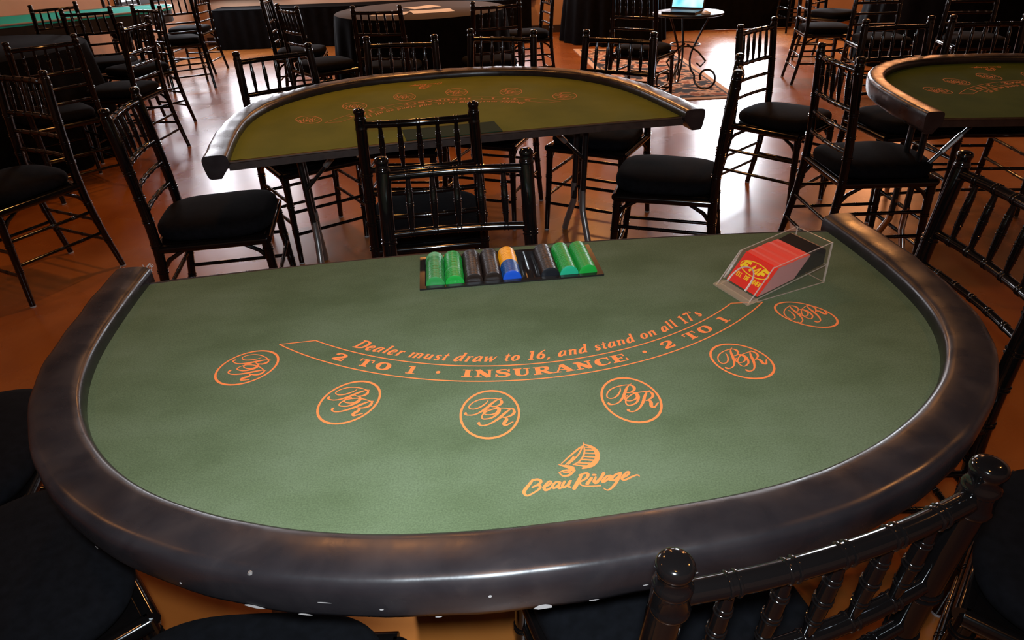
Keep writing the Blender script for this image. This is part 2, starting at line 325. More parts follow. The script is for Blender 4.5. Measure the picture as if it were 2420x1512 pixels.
def build_chair():
    r = thing('ballroom_chair', '', 'chair')
    chair_cushion().build('seat_cushion', M['cushion'], r, angle=60)
    seat_frame().build('seat_frame', M['gloss'], r)
    for sx in (1, -1):
        m = MB()
        path = [(sx*0.20, -0.245, 0.006), (sx*0.193, -0.205, 0.24), (sx*0.188, -0.188, 0.44), (sx*0.182, -0.197, 0.66), (sx*0.175, -0.217, 0.885)]
        turned(m, path, lambda t: 0.0130+0.0045*min(1, t*2.2), [0.16, 0.28, 0.385, 0.50, 0.605, 0.70, 0.80], n=18, seg=44)
        # finial: collar, neck and flattened knob
        m.tube([(sx*0.175, -0.217, z) for z in (0.855, 0.858, 0.861, 0.864, 0.867, 0.884, 0.887, 0.890, 0.893, 0.896, 0.900, 0.904, 0.9065, 0.909, 0.9125, 0.916, 0.9185, 0.9205, 0.9218, 0.922)], [0.0175, 0.0188, 0.0188, 0.0178, 0.0176, 0.0172, 0.0184, 0.0184, 0.0168, 0.0156, 0.0150, 0.0153, 0.0164, 0.0174, 0.0178, 0.0170, 0.0153, 0.0122, 0.0072, 0.002], 20)
        lg = m.build('back_leg', M['gloss'], r, angle=50)
        g = MB(); g.tube([(sx*0.20, -0.245, 0), (sx*0.20, -0.244, 0.007)], 0.0138, 10); g.build('foot_glide', M['glide'], lg)
        m = MB()
        turned(m, [(sx*0.197, 0.205, 0.006), (sx*0.192, 0.192, 0.22), (sx*0.188, 0.182, 0.43)], lambda t: 0.012+0.0055*t, [0.38, 0.66, 0.9], n=12, seg=10)
        lg = m.build('front_leg', M['gloss'], r, angle=50)
        g = MB(); g.tube([(sx*0.197, 0.205, 0), (sx*0.197, 0.2045, 0.007)], 0.0125, 10); g.build('foot_glide', M['glide'], lg)
    def rail(nm, z, y, x, rad, nodes, bow):
        m = MB(); turned(m, [(-x, y, z), (-x/2, y-bow*0.75, z), (0, y-bow, z), (x/2, y-bow*0.75, z), (x, y, z)], rad, nodes, seg=36, n=12); m.build(nm, M['gloss'], r, angle=50)
    fr = [1/6, 2/6, 3/6, 4/6, 5/6]
    rail('top_rail', 0.872, -0.216, 0.176, 0.0115, fr, 0.014)
    rail('cross_rail', 0.725, -0.203, 0.180, 0.0105, fr, 0.014)
    rail('cross_rail', 0.642, -0.197, 0.183, 0.0085, fr, 0.014)
    rail('cross_rail', 0.558, -0.192, 0.185, 0.0085, fr, 0.014)
    for f in fr:
        xx = (2*f-1); bow = 0.014*(1-abs(xx)**2); m = MB()
        turned(m, [(xx*0.176, -0.216-bow, 0.866), (xx*0.178, -0.2095-bow, 0.80), (xx*0.180, -0.203-bow, 0.731)], lambda t: 0.0055+0.0034*math.sin(math.pi*t), [0.24, 0.5, 0.76], n=12, seg=22, bump=1.16, bw=0.0026)
        m.build('spindle', M['gloss'], r, angle=50)
    for sx in (1, -1):
        for zf, zb in ((0.30, 0.30), (0.19, 0.19)):
            m = MB(); turned(m, [(sx*0.190, 0.192, zf), (sx*0.192, -0.2, zb)], 0.0078, [0.25, 0.5, 0.75], seg=6, n=8); m.build('side_stretcher', M['gloss'], r, angle=50)
        for y0, y1 in ((-0.188, -0.10), (0.183, 0.10)):
            m = MB(); m.tube([(sx*0.19, y0, 0.345), (sx*0.19, (y0*2+y1)/3, 0.385), (sx*0.19, y1, 0.418)], [0.007, 0.0085, 0.007], 8); m.build('corner_brace', M['gloss'], r)
    for z in (0.255, 0.145):
        m = MB(); turned(m, [(-0.192, 0.195, z), (0.192, 0.195, z)], 0.0078, [0.25, 0.5, 0.75], seg=6, n=8); m.build('front_stretcher', M['gloss'], r, angle=50)
    for z in (0.255, 0.145):
        y = -0.205-0.02*(0.255-z)/0.11
        m = MB(); turned(m, [(-0.194, y, z), (0.194, y, z)], 0.0078, [0.25, 0.5, 0.75], seg=6, n=8); m.build('back_stretcher', M['gloss'], r, angle=50)
    return r
def kids(o): return [c for c in bpy.data.objects if c.parent == o]
def dup(o, tree):
    def cp(node, parent):
        c = node[0].copy(); COL.objects.link(c)
        if parent: c.parent = parent
        for k in node[1]: cp(k, c)
        return c
    return cp(tree, None)
def treeof(o): return (o, [treeof(c) for c in kids(o)])
proto = build_chair(); TREE = treeof(proto)
first = [True]
def chair(mx, my, fx, fy, label, group):
    """mx, my = middle of the two finials; fx, fy = the way the chair faces"""
    n = math.hypot(fx, fy); fx, fy = fx/n, fy/n; zf = 0.0098 if 'on the rug' in label else 0.0
    o = proto if first[0] else dup(proto, TREE); first[0] = False
    o.location = (mx+0.217*fx, my+0.217*fy, zf); o.rotation_euler = (0, 0, math.atan2(-fx, fy)); o['label'] = label; o['group'] = group
    return o
G1, G2, G3, G4, G5 = 'chairs around the nearest blackjack table', 'chairs around the middle blackjack table', 'chairs by the right-hand blackjack table', 'chairs around the black round tables', 'chairs far back in the hall'
for a in [
 (0.30, 0.435, -0.29, 0.956, 'black bamboo-style chair in the near right corner, its spindle back leaning on the padded rail', G1),
 (-0.125, 1.595, 0.09, -1, 'black spindle-back chair on the dealer side, standing right behind the chip tray', G1),
 (-1.32, 2.39, 0.98, 0.18, 'black chair with a wide black cushion seen from its side, left of the middle table', G1),
 (0.885, 2.625, -0.95, 0.32, 'black chair seen edge-on with its back slanting up over the brightest floor patch', G1),
 (1.03, 1.285, -1, 0, 'black chair cut by the right picture edge, its ladder rails behind the right padded rail', G1),
 (-1.045, 0.575, 0.74, 0.67, 'black cushioned chair in the lower left corner under the padded rail', G1),
 (-0.395, 0.240, 0.0, 1, 'black cushioned chair at the bottom edge, only its rounded seat front showing', G1),
 (-1.42, 1.02, 0.97, 0.25, 'black cushioned chair at the left edge, tucked beneath the left end of the rail', G1),
 (1.13, 0.53, -0.74, 0.67, 'black chair in the lower right corner with its bare stretchers and cushion corner showing', G1),
 (-0.27, 2.11, -0.12, 0.99, 'black spindle-back chair pushed in at the straight side of the middle blackjack table', G2),
 (-1.09, 3.42, 0.57, -0.82, 'black chair behind the left end of the middle table, leaning spindles over open floor', G2),
 (-0.515, 3.665, -0.08, -1, 'black chair behind the middle table, straight in front of the round black table', G2),
 (0.0, 3.75, -0.36, -0.93, 'black chair behind the middle table, below the bare strip of beige wall', G2),
 (0.58, 3.54, -0.49, -0.87, 'black chair behind the right end of the middle table, in front of the rug', G2),
 (1.325, 3.72, 0.68, -0.73, 'black chair standing free on the bright floor between the middle and right-hand tables', G3),
 (1.34, 2.795, 1, 0, 'black chair with its seat at the near corner of the right-hand table', G3),
 (2.01, 3.64, 0.1, -1, 'black chair behind the left curve of the right-hand table', G3),
 (2.47, 3.64, -0.1, -1, 'black chair behind the right-hand table, close to the right picture edge', G3),
 (-2.1, 3.08, -0.45, -0.89, 'dark chair at the left edge with two long legs crossing the orange floor', G4),
 (-2.60, 4.10, -0.75, 0.65, 'nearly black chair lost in the shadow in front of the left round table', G4),
 (-2.46, 4.93, -1, 0.06, 'black chair with four orange-lit rails, right of the left round table', G4),
 (-2.86, 5.98, -0.5, -0.86, 'black chair behind the left round table, mostly hidden by the orange-lit one', G4),
 (-1.60, 5.54, 0.78, 0.63, 'black chair front left of the round table with papers', G4),
 (-2.0, 6.35, 0.98, 0.1, 'black chair at the far left of the round table with papers', G4),
 (-0.885, 5.245, 0.17, 0.98, 'black chair straight in front of the papers on the round table', G4),
 (-0.03, 5.33, -0.3, 0.95, 'black chair front right of the round table with papers', G4),
 (0.46, 7.0, -0.97, -0.2, 'black chair right of the round table, against the black drape', G4),
 (1.02, 5.6, 0.56, 0.83, 'black chair with a brown-lit cushion standing on the rug by the laptop', G5),
 (-3.9, 6.49, -0.7, 0.7, 'black chair in the upper left corner in front of the teal table', G5),
 (-3.33, 5.95, -0.3, 0.95, 'black chair overlapping the teal table top, second from the left', G5),
 (-3.20, 7.25, -0.5, 0.87, 'black chair at the rounded right end of the teal table', G5),
 (-4.28, 8.40, 0.5, -0.85, 'black chair behind the teal table beside the bright window', G5),
 (-3.32, 8.31, -1, 0, 'black chair with a grey-lit seat beyond the teal table, all four legs clear', G5),
 (2.75, 6.65, 0.98, -0.15, 'black chair with two white glints on its rails, left of the dark draped tables', G5),
 (3.35, 7.8, 0.6, -0.8, 'black chair with a bluish cushion behind the glinting one', G5),
 (4.0, 9.6, 0, 1, 'farthest black chair, in front of the orange wall at the top right', G5),
 (3.15, 6.1, -0.1, -1, 'black chair in deep shade beyond the right-hand table, nearer its left curve', G5),
 (3.85, 5.95, -0.2, -1, 'black chair in deep shade beyond the right-hand table, at the right picture edge', G5),
]: chair(*a)
# ---------------------------------------------------------------- blackjack tables
INNER = [[0.7557,0.0],[0.7557,0.0425],[0.7551,0.0851],[0.7539,0.1279],[0.7522,0.1709],[0.7497,0.2138],[0.7461,0.2567],[0.7405,0.2992],[0.7326,0.3413],[0.7219,0.3828],[0.7082,0.4233],[0.6915,0.4626],[0.6715,0.5003],[0.6485,0.5362],[0.6228,0.5703],[0.5945,0.6023],[0.5638,0.6319],[0.5306,0.6585],[0.4951,0.6821],[0.4578,0.7028],[0.419,0.7212],[0.3792,0.7373],[0.3387,0.7514],[0.2974,0.7631],[0.2556,0.7724],[0.2132,0.7793],[0.1705,0.7841],[0.1275,0.7873],[0.0845,0.7891],[0.0414,0.7896],[-0.0017,0.7892],[-0.0448,0.7879],[-0.0879,0.7859],[-0.1309,0.7834],[-0.1738,0.7802],[-0.2166,0.7759],[-0.2589,0.7697],[-0.3008,0.7611],[-0.342,0.7497],[-0.3823,0.7355],[-0.4217,0.7187],[-0.4599,0.6995],[-0.4971,0.6781],[-0.5329,0.6546],[-0.5672,0.629],[-0.5994,0.601],[-0.629,0.5704],[-0.6558,0.5373],[-0.6794,0.5019],[-0.6996,0.4645],[-0.7162,0.4253],[-0.7292,0.3847],[-0.7388,0.3431],[-0.7456,0.3008],[-0.7503,0.2581],[-0.7535,0.2152],[-0.7556,0.1721],[-0.7568,0.1291],[-0.7572,0.086],[-0.7567,0.043],[-0.7557,0.0]]
OVALS = [[0.4742,0.3571,0.0554,0.0468,0.7853],[0.2907,0.4825,0.0572,0.0458,1.0429],[0.0746,0.5454,0.0588,0.0459,1.4666],[-0.1442,0.5441,0.0586,0.0452,1.6865],[-0.3519,0.4711,0.0563,0.0459,2.062],[-0.5268,0.346,0.0577,0.0402,2.2866]]
MONO = [[[-0.004,-0.0319,0.0012],[-0.0059,-0.0265,0.0019],[-0.0093,-0.0217,0.0026],[-0.015,-0.0156,0.0029],[-0.0208,-0.0119,0.0025],[-0.0256,-0.0106,0.0021],[-0.0304,-0.0117,0.0021],[-0.0328,-0.0152,0.0021],[-0.0316,-0.0205,0.0021],[-0.0277,-0.0262,0.0022],[-0.0208,-0.0319,0.0024],[-0.0112,-0.0354,0.0022],[-0.0008,-0.0363,0.0021],[0.0072,-0.0355,0.002],[0.0121,-0.0344,0.0019],[0.0173,-0.0357,0.0014]],[[0.0124,-0.0344,0.0015],[0.0062,-0.0286,0.0035],[0.0004,-0.0214,0.0045],[-0.0053,-0.0134,0.0046],[-0.0121,-0.0055,0.0037],[-0.019,0.0005,0.0027],[-0.0259,0.0036,0.0024],[-0.0324,0.0038,0.0022],[-0.0364,0.0023,0.0031],[-0.0369,-0.0005,0.0044],[-0.0352,-0.0019,0.0037]],[[0.0121,-0.0339,0.0015],[0.0162,-0.0313,0.0031],[0.0172,-0.0263,0.0049],[0.0152,-0.021,0.0041],[0.0108,-0.0177,0.0027],[0.0048,-0.0158,0.0021],[-0.0,-0.0171,0.0016]],[[0.0048,-0.0158,0.0017],[0.0097,-0.0152,0.0031],[0.0134,-0.0104,0.0054],[0.0131,-0.0047,0.0056],[0.0095,-0.0001,0.0037],[0.0037,0.003,0.0026],[-0.0034,0.0037,0.0022],[-0.0079,0.0013,0.0022],[-0.009,-0.0035,0.0021],[-0.0057,-0.0081,0.0021],[-0.001,-0.0104,0.0015]],[[0.0158,-0.0094,0.0019],[0.0142,-0.0028,0.0037],[0.0097,0.0046,0.0039],[0.0034,0.0109,0.0032],[-0.0041,0.0134,0.0027],[-0.0094,0.0133,0.0024],[-0.0117,0.0095,0.0024],[-0.0105,0.0031,0.0024],[-0.0061,-0.0034,0.0024],[0.0009,-0.0079,0.0024],[0.0092,-0.0112,0.0024],[0.017,-0.0118,0.0021],[0.026,-0.011,0.002],[0.032,-0.0099,0.0017],[0.037,-0.011,0.0012]],[[0.032,-0.0099,0.0015],[0.0267,-0.0043,0.0035],[0.0209,0.003,0.0046],[0.0152,0.0112,0.0047],[0.0078,0.0193,0.0037],[0.0005,0.0254,0.0029],[-0.0058,0.0284,0.0024],[-0.011,0.0287,0.0024],[-0.0149,0.0263,0.0031],[-0.0154,0.0231,0.0045],[-0.0137,0.0218,0.0037]],[[0.0323,-0.0097,0.0015],[0.0359,-0.0074,0.0031],[0.0369,-0.0012,0.0046],[0.0339,0.0048,0.004],[0.0275,0.009,0.0027],[0.0193,0.0109,0.0016]],[[0.0205,0.0106,0.0016],[0.0243,0.0115,0.0035],[0.0257,0.0157,0.0049],[0.0233,0.0215,0.0056],[0.0217,0.026,0.005],[0.0243,0.0292,0.0037],[0.0289,0.0265,0.0027],[0.0335,0.0223,0.0021],[0.036,0.0217,0.0016]]]
LOGO = [[[0.0298,0.6937,0.0034],[0.0365,0.7027,0.0042],[0.0425,0.7104,0.0047],[0.0446,0.7158,0.0042],[0.0415,0.7213,0.0029],[0.035,0.7191,0.0025],[0.0259,0.7134,0.003],[0.022,0.7083,0.0037],[0.0246,0.7045,0.0034],[0.0324,0.7076,0.0025]],[[0.0304,0.6948,0.0037],[0.0244,0.6942,0.0037],[0.0201,0.6967,0.0042],[0.0207,0.701,0.0037],[0.0254,0.7043,0.003],[0.0317,0.7074,0.0025]],[[0.0187,0.7094,0.0024],[0.0107,0.7065,0.003],[0.0065,0.7022,0.003],[0.0083,0.6999,0.0027],[0.0132,0.7038,0.0034],[0.0171,0.7102,0.0042],[0.0166,0.7148,0.0039],[0.0128,0.7145,0.003],[0.0054,0.7098,0.0024]],[[-0.0046,0.7029,0.0029],[0.0004,0.7028,0.003],[0.0058,0.7084,0.0036],[0.0053,0.7131,0.0036],[-0.0004,0.7102,0.003],[-0.0053,0.7036,0.003],[-0.001,0.7117,0.0039],[-0.003,0.7146,0.0032],[-0.0082,0.711,0.0022]],[[-0.0113,0.7033,0.0034],[-0.0069,0.7102,0.0039],[-0.0081,0.7139,0.0036],[-0.0138,0.7101,0.003],[-0.0195,0.7022,0.0034],[-0.0142,0.7116,0.0041],[-0.0168,0.7146,0.0025]],[[-0.0355,0.6945,0.0037],[-0.0291,0.7054,0.0052],[-0.0212,0.7175,0.0052]],[[-0.0329,0.6947,0.0029],[-0.0412,0.692,0.0032],[-0.0446,0.694,0.0039],[-0.0415,0.7007,0.0036],[-0.0313,0.7069,0.0024]],[[-0.0313,0.7069,0.0022],[-0.0311,0.7121,0.0022],[-0.0362,0.7155,0.0019],[-0.046,0.7169,0.0019],[-0.056,0.7177,0.0019]],[[-0.0476,0.702,0.0039],[-0.0397,0.7118,0.0047]],[[-0.0511,0.6968,0.0034],[-0.0539,0.6972,0.0034]],[[-0.0535,0.7013,0.0029],[-0.0497,0.7084,0.0042],[-0.0515,0.7116,0.0044],[-0.06,0.7035,0.0037],[-0.0656,0.6959,0.0046]],[[-0.0737,0.7013,0.0029],[-0.0674,0.7028,0.0034],[-0.0603,0.71,0.0037],[-0.0624,0.7115,0.0032],[-0.0694,0.7066,0.0029],[-0.0745,0.7015,0.003],[-0.0701,0.7091,0.0036],[-0.0754,0.7099,0.0024]],[[-0.0883,0.6981,0.0032],[-0.0813,0.7003,0.0032],[-0.0741,0.7067,0.0036],[-0.0751,0.7112,0.003],[-0.0835,0.7049,0.0029],[-0.0888,0.6982,0.0034],[-0.078,0.7149,0.0037],[-0.0685,0.7245,0.003],[-0.0629,0.7268,0.002],[-0.059,0.7228,0.0012]],[[-0.0868,0.7086,0.0022],[-0.0951,0.7045,0.0029],[-0.0996,0.6992,0.003],[-0.0968,0.6982,0.0027],[-0.0901,0.7044,0.0034],[-0.0869,0.7098,0.0037],[-0.0906,0.7119,0.0032],[-0.1006,0.7079,0.0027],[-0.1082,0.7055,0.0024],[-0.1107,0.708,0.0017]],[[-0.0518,0.6314,0.0008],[-0.0494,0.6382,0.001]],[[-0.05,0.6365,0.0014],[-0.05,0.6452,0.0022],[-0.0481,0.6527,0.0024],[-0.0441,0.6611,0.0025],[-0.0373,0.669,0.002],[-0.0284,0.6739,0.0017]],[[-0.0508,0.6353,0.002],[-0.0599,0.6414,0.0042],[-0.0651,0.6514,0.0063],[-0.0647,0.6623,0.0064],[-0.0605,0.671,0.0068],[-0.0518,0.6786,0.0071],[-0.0397,0.6824,0.0029]],[[-0.0293,0.6738,0.0014],[-0.0374,0.6767,0.0022],[-0.0454,0.6799,0.0051]],[[-0.0502,0.6412,0.0019],[-0.0615,0.6445,0.0022]],[[-0.0497,0.6471,0.0019],[-0.0643,0.6499,0.0024]],[[-0.0484,0.6534,0.0024],[-0.0637,0.6566,0.0025]],[[-0.0457,0.6598,0.0024],[-0.0612,0.6637,0.0025]],[[-0.0411,0.6651,0.0024],[-0.0582,0.6696,0.003]],[[-0.0351,0.6709,0.002],[-0.0536,0.6746,0.003]],[[-0.0487,0.6383,0.0017],[-0.0426,0.6425,0.003],[-0.034,0.6499,0.003],[-0.0223,0.6604,0.0022],[-0.0127,0.6693,0.0012]],[[-0.0482,0.6396,0.0017],[-0.0416,0.6517,0.0024],[-0.0335,0.6615,0.0022],[-0.0223,0.6718,0.0015]],[[-0.0318,0.6587,0.003],[-0.0275,0.665,0.0044],[-0.0208,0.6703,0.003]],[[-0.0089,0.6706,0.0008],[-0.0162,0.6743,0.0042],[-0.0231,0.6768,0.0047],[-0.0288,0.6787,0.001]],[[-0.0184,0.6718,0.0014],[-0.0205,0.6789,0.0029],[-0.0279,0.6812,0.0022]],[[-0.0065,0.686,0.0012],[-0.0147,0.6827,0.0029],[-0.0282,0.684,0.0034]],[[-0.0071,0.6867,0.0017],[-0.0111,0.6928,0.0029],[-0.0197,0.6922,0.0037],[-0.0282,0.6847,0.0025]],[[-0.0123,0.6862,0.0008],[-0.0217,0.6864,0.0034]]]
T = 0.755
AC = (-0.0176, -0.1910)
def apt(deg, r): a = math.radians(deg); return (AC[0]+r*math.cos(a), AC[1]+r*math.sin(a))
SL = {
 'I': (.64, [([(.32,0,.3),(.32,1,.3)],0),([(.02,.05,.1),(.62,.05,.1)],0),([(.02,.95,.1),(.62,.95,.1)],0)]),
 'N': (1.12, [([(.25,0,.15),(.25,1,.15)],0),([(.2,.97,.32),(.86,.03,.32)],0),([(.88,0,.15),(.88,1,.15)],0),([(.05,.05,.1),(.46,.05,.1)],0),([(0,.95,.1),(.3,.95,.1)],0),([(.68,.95,.1),(1.08,.95,.1)],0)]),
 'S': (.92, [([(.78,.72,.08),(.68,.9,.13),(.44,.95,.13),(.2,.84,.2),(.22,.64,.26),(.5,.5,.28),(.74,.34,.26),(.7,.12,.2),(.46,.04,.12),(.2,.1,.12),(.1,.3,.08)],1),([(.81,.62,.08),(.81,1,.08)],0),([(.08,0,.08),(.08,.38,.08)],0)]),
 'U': (1.12, [([(.3,1,.3),(.3,.4,.3),(.36,.14,.24),(.56,.05,.14),(.76,.14,.14),(.86,.4,.14),(.86,1,.14)],1),([(.04,.95,.1),(.55,.95,.1)],0),([(.66,.95,.1),(1.06,.95,.1)],0)]),
 'R': (1.12, [([(.29,0,.3),(.29,1,.3)],0),([(.29,.95,.1),(.6,.95,.12),(.8,.86,.24),(.82,.72,.28),(.76,.58,.22),(.55,.5,.12),(.29,.5,.1)],1),([(.55,.5,.26),(.74,.25,.28),(.98,.05,.2)],0),([(.02,.05,.1),(.54,.05,.1)],0),([(.02,.95,.1),(.3,.95,.1)],0),([(.8,.05,.1),(1.12,.05,.1)],0)]),
 'A': (1.15, [([(.14,.02,.11),(.52,1,.11)],0),([(.50,1,.3),(.93,.02,.32)],0),([(.28,.33,.1),(.78,.33,.1)],0),([(-.02,.05,.1),(.38,.05,.1)],0),([(.66,.05,.1),(1.15,.05,.1)],0)]),
 'C': (1.0, [([(.9,.7,.08),(.78,.9,.13),(.55,.95,.12),(.3,.84,.24),(.22,.5,.34),(.3,.16,.24),(.57,.05,.12),(.8,.12,.12),(.93,.3,.08)],1),([(.91,.62,.08),(.91,1,.08)],0)]),
 'E': (.98, [([(.29,0,.3),(.29,1,.3)],0),([(.02,.95,.1),(.86,.95,.1)],0),([(.02,.05,.1),(.9,.05,.1)],0),([(.3,.5,.1),(.66,.5,.1)],0),([(.84,.66,.09),(.84,1,.09)],0),([(.9,0,.09),(.9,.36,.09)],0),([(.66,.36,.08),(.66,.64,.08)],0)]),
 'T': (1.02, [([(.51,0,.3),(.51,1,.3)],0),([(.05,.95,.1),(.97,.95,.1)],0),([(.07,.62,.1),(.07,1,.1)],0),([(.95,.62,.1),(.95,1,.1)],0),([(.24,.05,.1),(.78,.05,.1)],0)]),
 'O': (1.12, [([(.56,.95,.12),(.3,.84,.24),(.2,.5,.32),(.3,.16,.24),(.56,.05,.12),(.82,.16,.24),(.92,.5,.32),(.82,.84,.24),(.56,.95,.12)],1)]),
 '2': (.95, [([(.16,.68,.26),(.22,.86,.2),(.46,.95,.13),(.72,.86,.24),(.78,.68,.3),(.6,.48,.26),(.34,.3,.18),(.14,.12,.14)],1),([(.1,.1,.2),(.82,.1,.2)],0),([(.84,.05,.08),(.84,.36,.08)],0)]),
 '1': (.72, [([(.38,0,.28),(.38,1,.28)],0),([(.08,.05,.1),(.68,.05,.1)],0),([(.08,.92,.12),(.38,.94,.12)],0)]),
 ' ': (.55, [])}
IT = {
 'D': (.92, [([(.24,0,.16),(.24,1,.16)],0),([(.06,.96,.07),(.45,.96,.08),(.72,.8,.17),(.78,.5,.2),(.7,.2,.17),(.42,.04,.08),(.06,.04,.07)],1)]),
 'e': (.55, [([(.14,.33,.05),(.40,.37,.07),(.45,.5,.11),(.32,.6,.08),(.16,.5,.13),(.1,.28,.17),(.18,.08,.14),(.3,.04,.08),(.46,.14,.05)],1)]),
 'a': (.64, [([(.44,.55,.06),(.3,.6,.09),(.14,.42,.15),(.1,.16,.17),(.2,.04,.1),(.36,.16,.08),(.46,.42,.06)],1),([(.48,.62,.14),(.46,.1,.14),(.58,.06,.05)],0)]),
 'l': (.34, [([(.18,1,.15),(.16,.08,.15),(.28,.05,.05)],0),([(.06,.96,.06),(.18,.97,.06)],0)]),
 'r': (.48, [([(.18,.6,.15),(.16,0,.15)],0),([(.04,.57,.06),(.18,.6,.06)],0),([(.18,.38,.05),(.3,.57,.09),(.44,.56,.14)],0)]),
 'm': (.96, [([(.16,.6,.14),(.14,0,.14)],0),([(.48,.55,.14),(.46,0,.14)],0),([(.8,.55,.14),(.78,.06,.14),(.88,.04,.05)],0),([(.17,.42,.05),(.3,.58,.08),(.46,.54,.12)],0),([(.49,.42,.05),(.62,.58,.08),(.78,.54,.12)],0),([(.03,.56,.06),(.16,.6,.06)],0)]),
 'n': (.66, [([(.16,.6,.14),(.14,0,.14)],0),([(.48,.55,.14),(.46,.06,.14),(.58,.04,.05)],0),([(.17,.42,.05),(.3,.58,.08),(.46,.54,.12)],0),([(.03,.56,.06),(.16,.6,.06)],0)]),
 'u': (.66, [([(.17,.6,.14),(.15,.14,.14),(.26,.05,.1),(.44,.2,.05)],0),([(.49,.6,.14),(.47,.06,.14),(.59,.04,.05)],0),([(.04,.57,.06),(.17,.6,.06)],0)]),
 's': (.48, [([(.4,.48,.06),(.28,.59,.08),(.14,.52,.12),(.18,.38,.14),(.32,.27,.14),(.36,.12,.12),(.22,.04,.08),(.08,.14,.07)],1)]),
 't': (.40, [([(.2,.84,.07),(.17,.14,.15),(.26,.05,.1),(.36,.1,.05)],0),([(.04,.59,.07),(.36,.59,.07)],0)]),
 'd': (.66, [([(.44,.55,.06),(.3,.6,.09),(.14,.42,.15),(.1,.16,.17),(.2,.04,.1),(.36,.16,.08),(.46,.42,.06)],1),([(.49,1,.15),(.46,.1,.15),(.58,.06,.05)],0),([(.36,.97,.06),(.49,.98,.06)],0)]),
 'w': (.88, [([(.08,.6,.14),(.22,.02,.14)],0),([(.22,.02,.06),(.42,.56,.06)],0),([(.4,.6,.14),(.54,.02,.14)],0),([(.54,.02,.06),(.78,.58,.08)],0)]),
 'o': (.62, [([(.32,.6,.07),(.17,.5,.13),(.11,.29,.17),(.17,.1,.12),(.29,.03,.07),(.44,.14,.13),(.5,.34,.17),(.45,.52,.12),(.32,.6,.07)],1)]),
 '1': (.56, [([(.3,0,.16),(.3,.98,.16)],0),([(.12,.04,.07),(.48,.04,.07)],0),([(.1,.86,.08),(.3,.94,.08)],0)]),
 '6': (.64, [([(.54,.96,.05),(.34,.82,.1),(.16,.5,.16),(.13,.22,.17),(.27,.04,.09),(.46,.12,.14),(.5,.34,.16),(.38,.52,.09),(.22,.46,.07),(.14,.3,.05)],1)]),
 ',': (.32, [([(.12,.07,.15),(.17,0,.13),(.08,-.18,.03)],0)]),
 '7': (.6, [([(.08,.92,.14),(.54,.92,.14)],0),([(.52,.92,.08),(.32,.45,.12),(.2,0,.18)],0)]),
 "'": (.24, [([(.04,1.0,.13),(.16,.78,.05)],0)]),
 ' ': (.34, [])}
zk = [0]
def arc_text(mb, txt, G, a0, a1, rbase, h, z, slant=0.0, track=0.0, bold=1.0):
    """letters set round the table's arc; baseline outward, heads toward the dealer"""
    tot = sum(G[c][0]+track for c in txt)-track; x = 0
    for c in txt:
        wd, st = G[c]
        for pts, sm in st:
            pts = [(p_[0], p_[1], p_[2]*bold) for p_ in pts]
            def fm(u, v, x=x): return apt(a0+(a1-a0)*(x+u+slant*v)/tot, rbase-v*h)
            # stroke widths are in letter heights; keep them round after mapping
            ribbon(mb, pts, z, fm, smooth=bool(sm), k=3)
        x += wd+track
def layout_print(mb, z):
    # insurance band
    ro, ri, lwid = 0.6597, 0.6159, 0.0026
    for r, a, b in ((ro, 47.0, 133.3), (ri, 51.15, 129.6)):
        ribbon(mb, [(*apt(a+(b-a)*i/48, r), lwid) for i in range(49)], z, smooth=False)
    for a, b in (((47.0, ro), (51.15, ri)), ((133.3, ro), (129.6, ri))):
        ribbon(mb, [(*apt(*a), lwid), (*apt(*b), lwid)], z, smooth=False)
    arc_text(mb, '2 TO 1', SL, 57.0, 71.4, 0.6485, 0.0215, z, 0.0, 0.22)
    arc_text(mb, 'INSURANCE', SL, 78.3, 103.6, 0.6485, 0.0215, z, 0.0, 0.06)
    arc_text(mb, '2 TO 1', SL, 109.9, 124.6, 0.6485, 0.0215, z, 0.0, 0.22)
    for a in (74.72, 106.75): disc(mb, apt(a, 0.638), 0.0038, z)
    arc_text(mb, "Dealer must draw to 16, and stand on all 17's", IT, 58.0, 122.6, 0.6035, 0.027, z, 0.28, 0.05, 1.22)
    for (cx, cy, a, b, ph) in OVALS:
        rd = math.atan2(cy-AC[1], cx-AC[0]); n = 56; vs = []
        for k in range(n):
            t = 2*math.pi*k/n
            for f in (0, 1):
                aa, bb = a-f*0.0042, b-f*0.0034; u, v = aa*math.cos(t), bb*math.sin(t)
                vs.append((cx+u*math.cos(ph)-v*math.sin(ph), cy+u*math.sin(ph)+v*math.cos(ph), z))
        mb.add(vs, [(2*k, 2*k+1, (2*k+3) % (2*n), (2*k+2) % (2*n)) for k in range(n)])
        rad = (math.cos(rd), math.sin(rd)); tan = (-rad[1], rad[0])
        for st in MONO:
            ribbon(mb, [(cx+u*tan[0]+v*rad[0], cy+u*tan[1]+v*rad[1], w_) for u, v, w_ in st], z, k=4)
            u, v, w_ = st[-1]
            if w_ > 0.004: disc(mb, (cx+u*tan[0]+v*rad[0], cy+u*tan[1]+v*rad[1]), w_/2, z)
    for st in LOGO:
        ribbon(mb, [tuple(p) for p in st], z, k=4)
        for e in (st[0], st[-1]): disc(mb, e[:2], e[2]/2, z, 8)
RAIL = [(0.0, -0.006), (0.0, 0.012), (0.001, 0.020), (0.0035, 0.0255), (0.008, 0.0282), (0.016, 0.0300), (0.030, 0.0308), (0.044, 0.0310), (0.0600, 0.0303), (0.0675, 0.0288), (0.0720, 0.0252), (0.0744, 0.0190), (0.0752, 0.010), (0.0742, -0.004), (0.0720, -0.018), (0.0695, -0.032), (0.0655, -0.042), (0.058, -0.046), (0.03, -0.046)]
HX0, HX1, HY0, HY1 = -0.190, 0.172, -0.013, 0.119      # the chip tray's opening
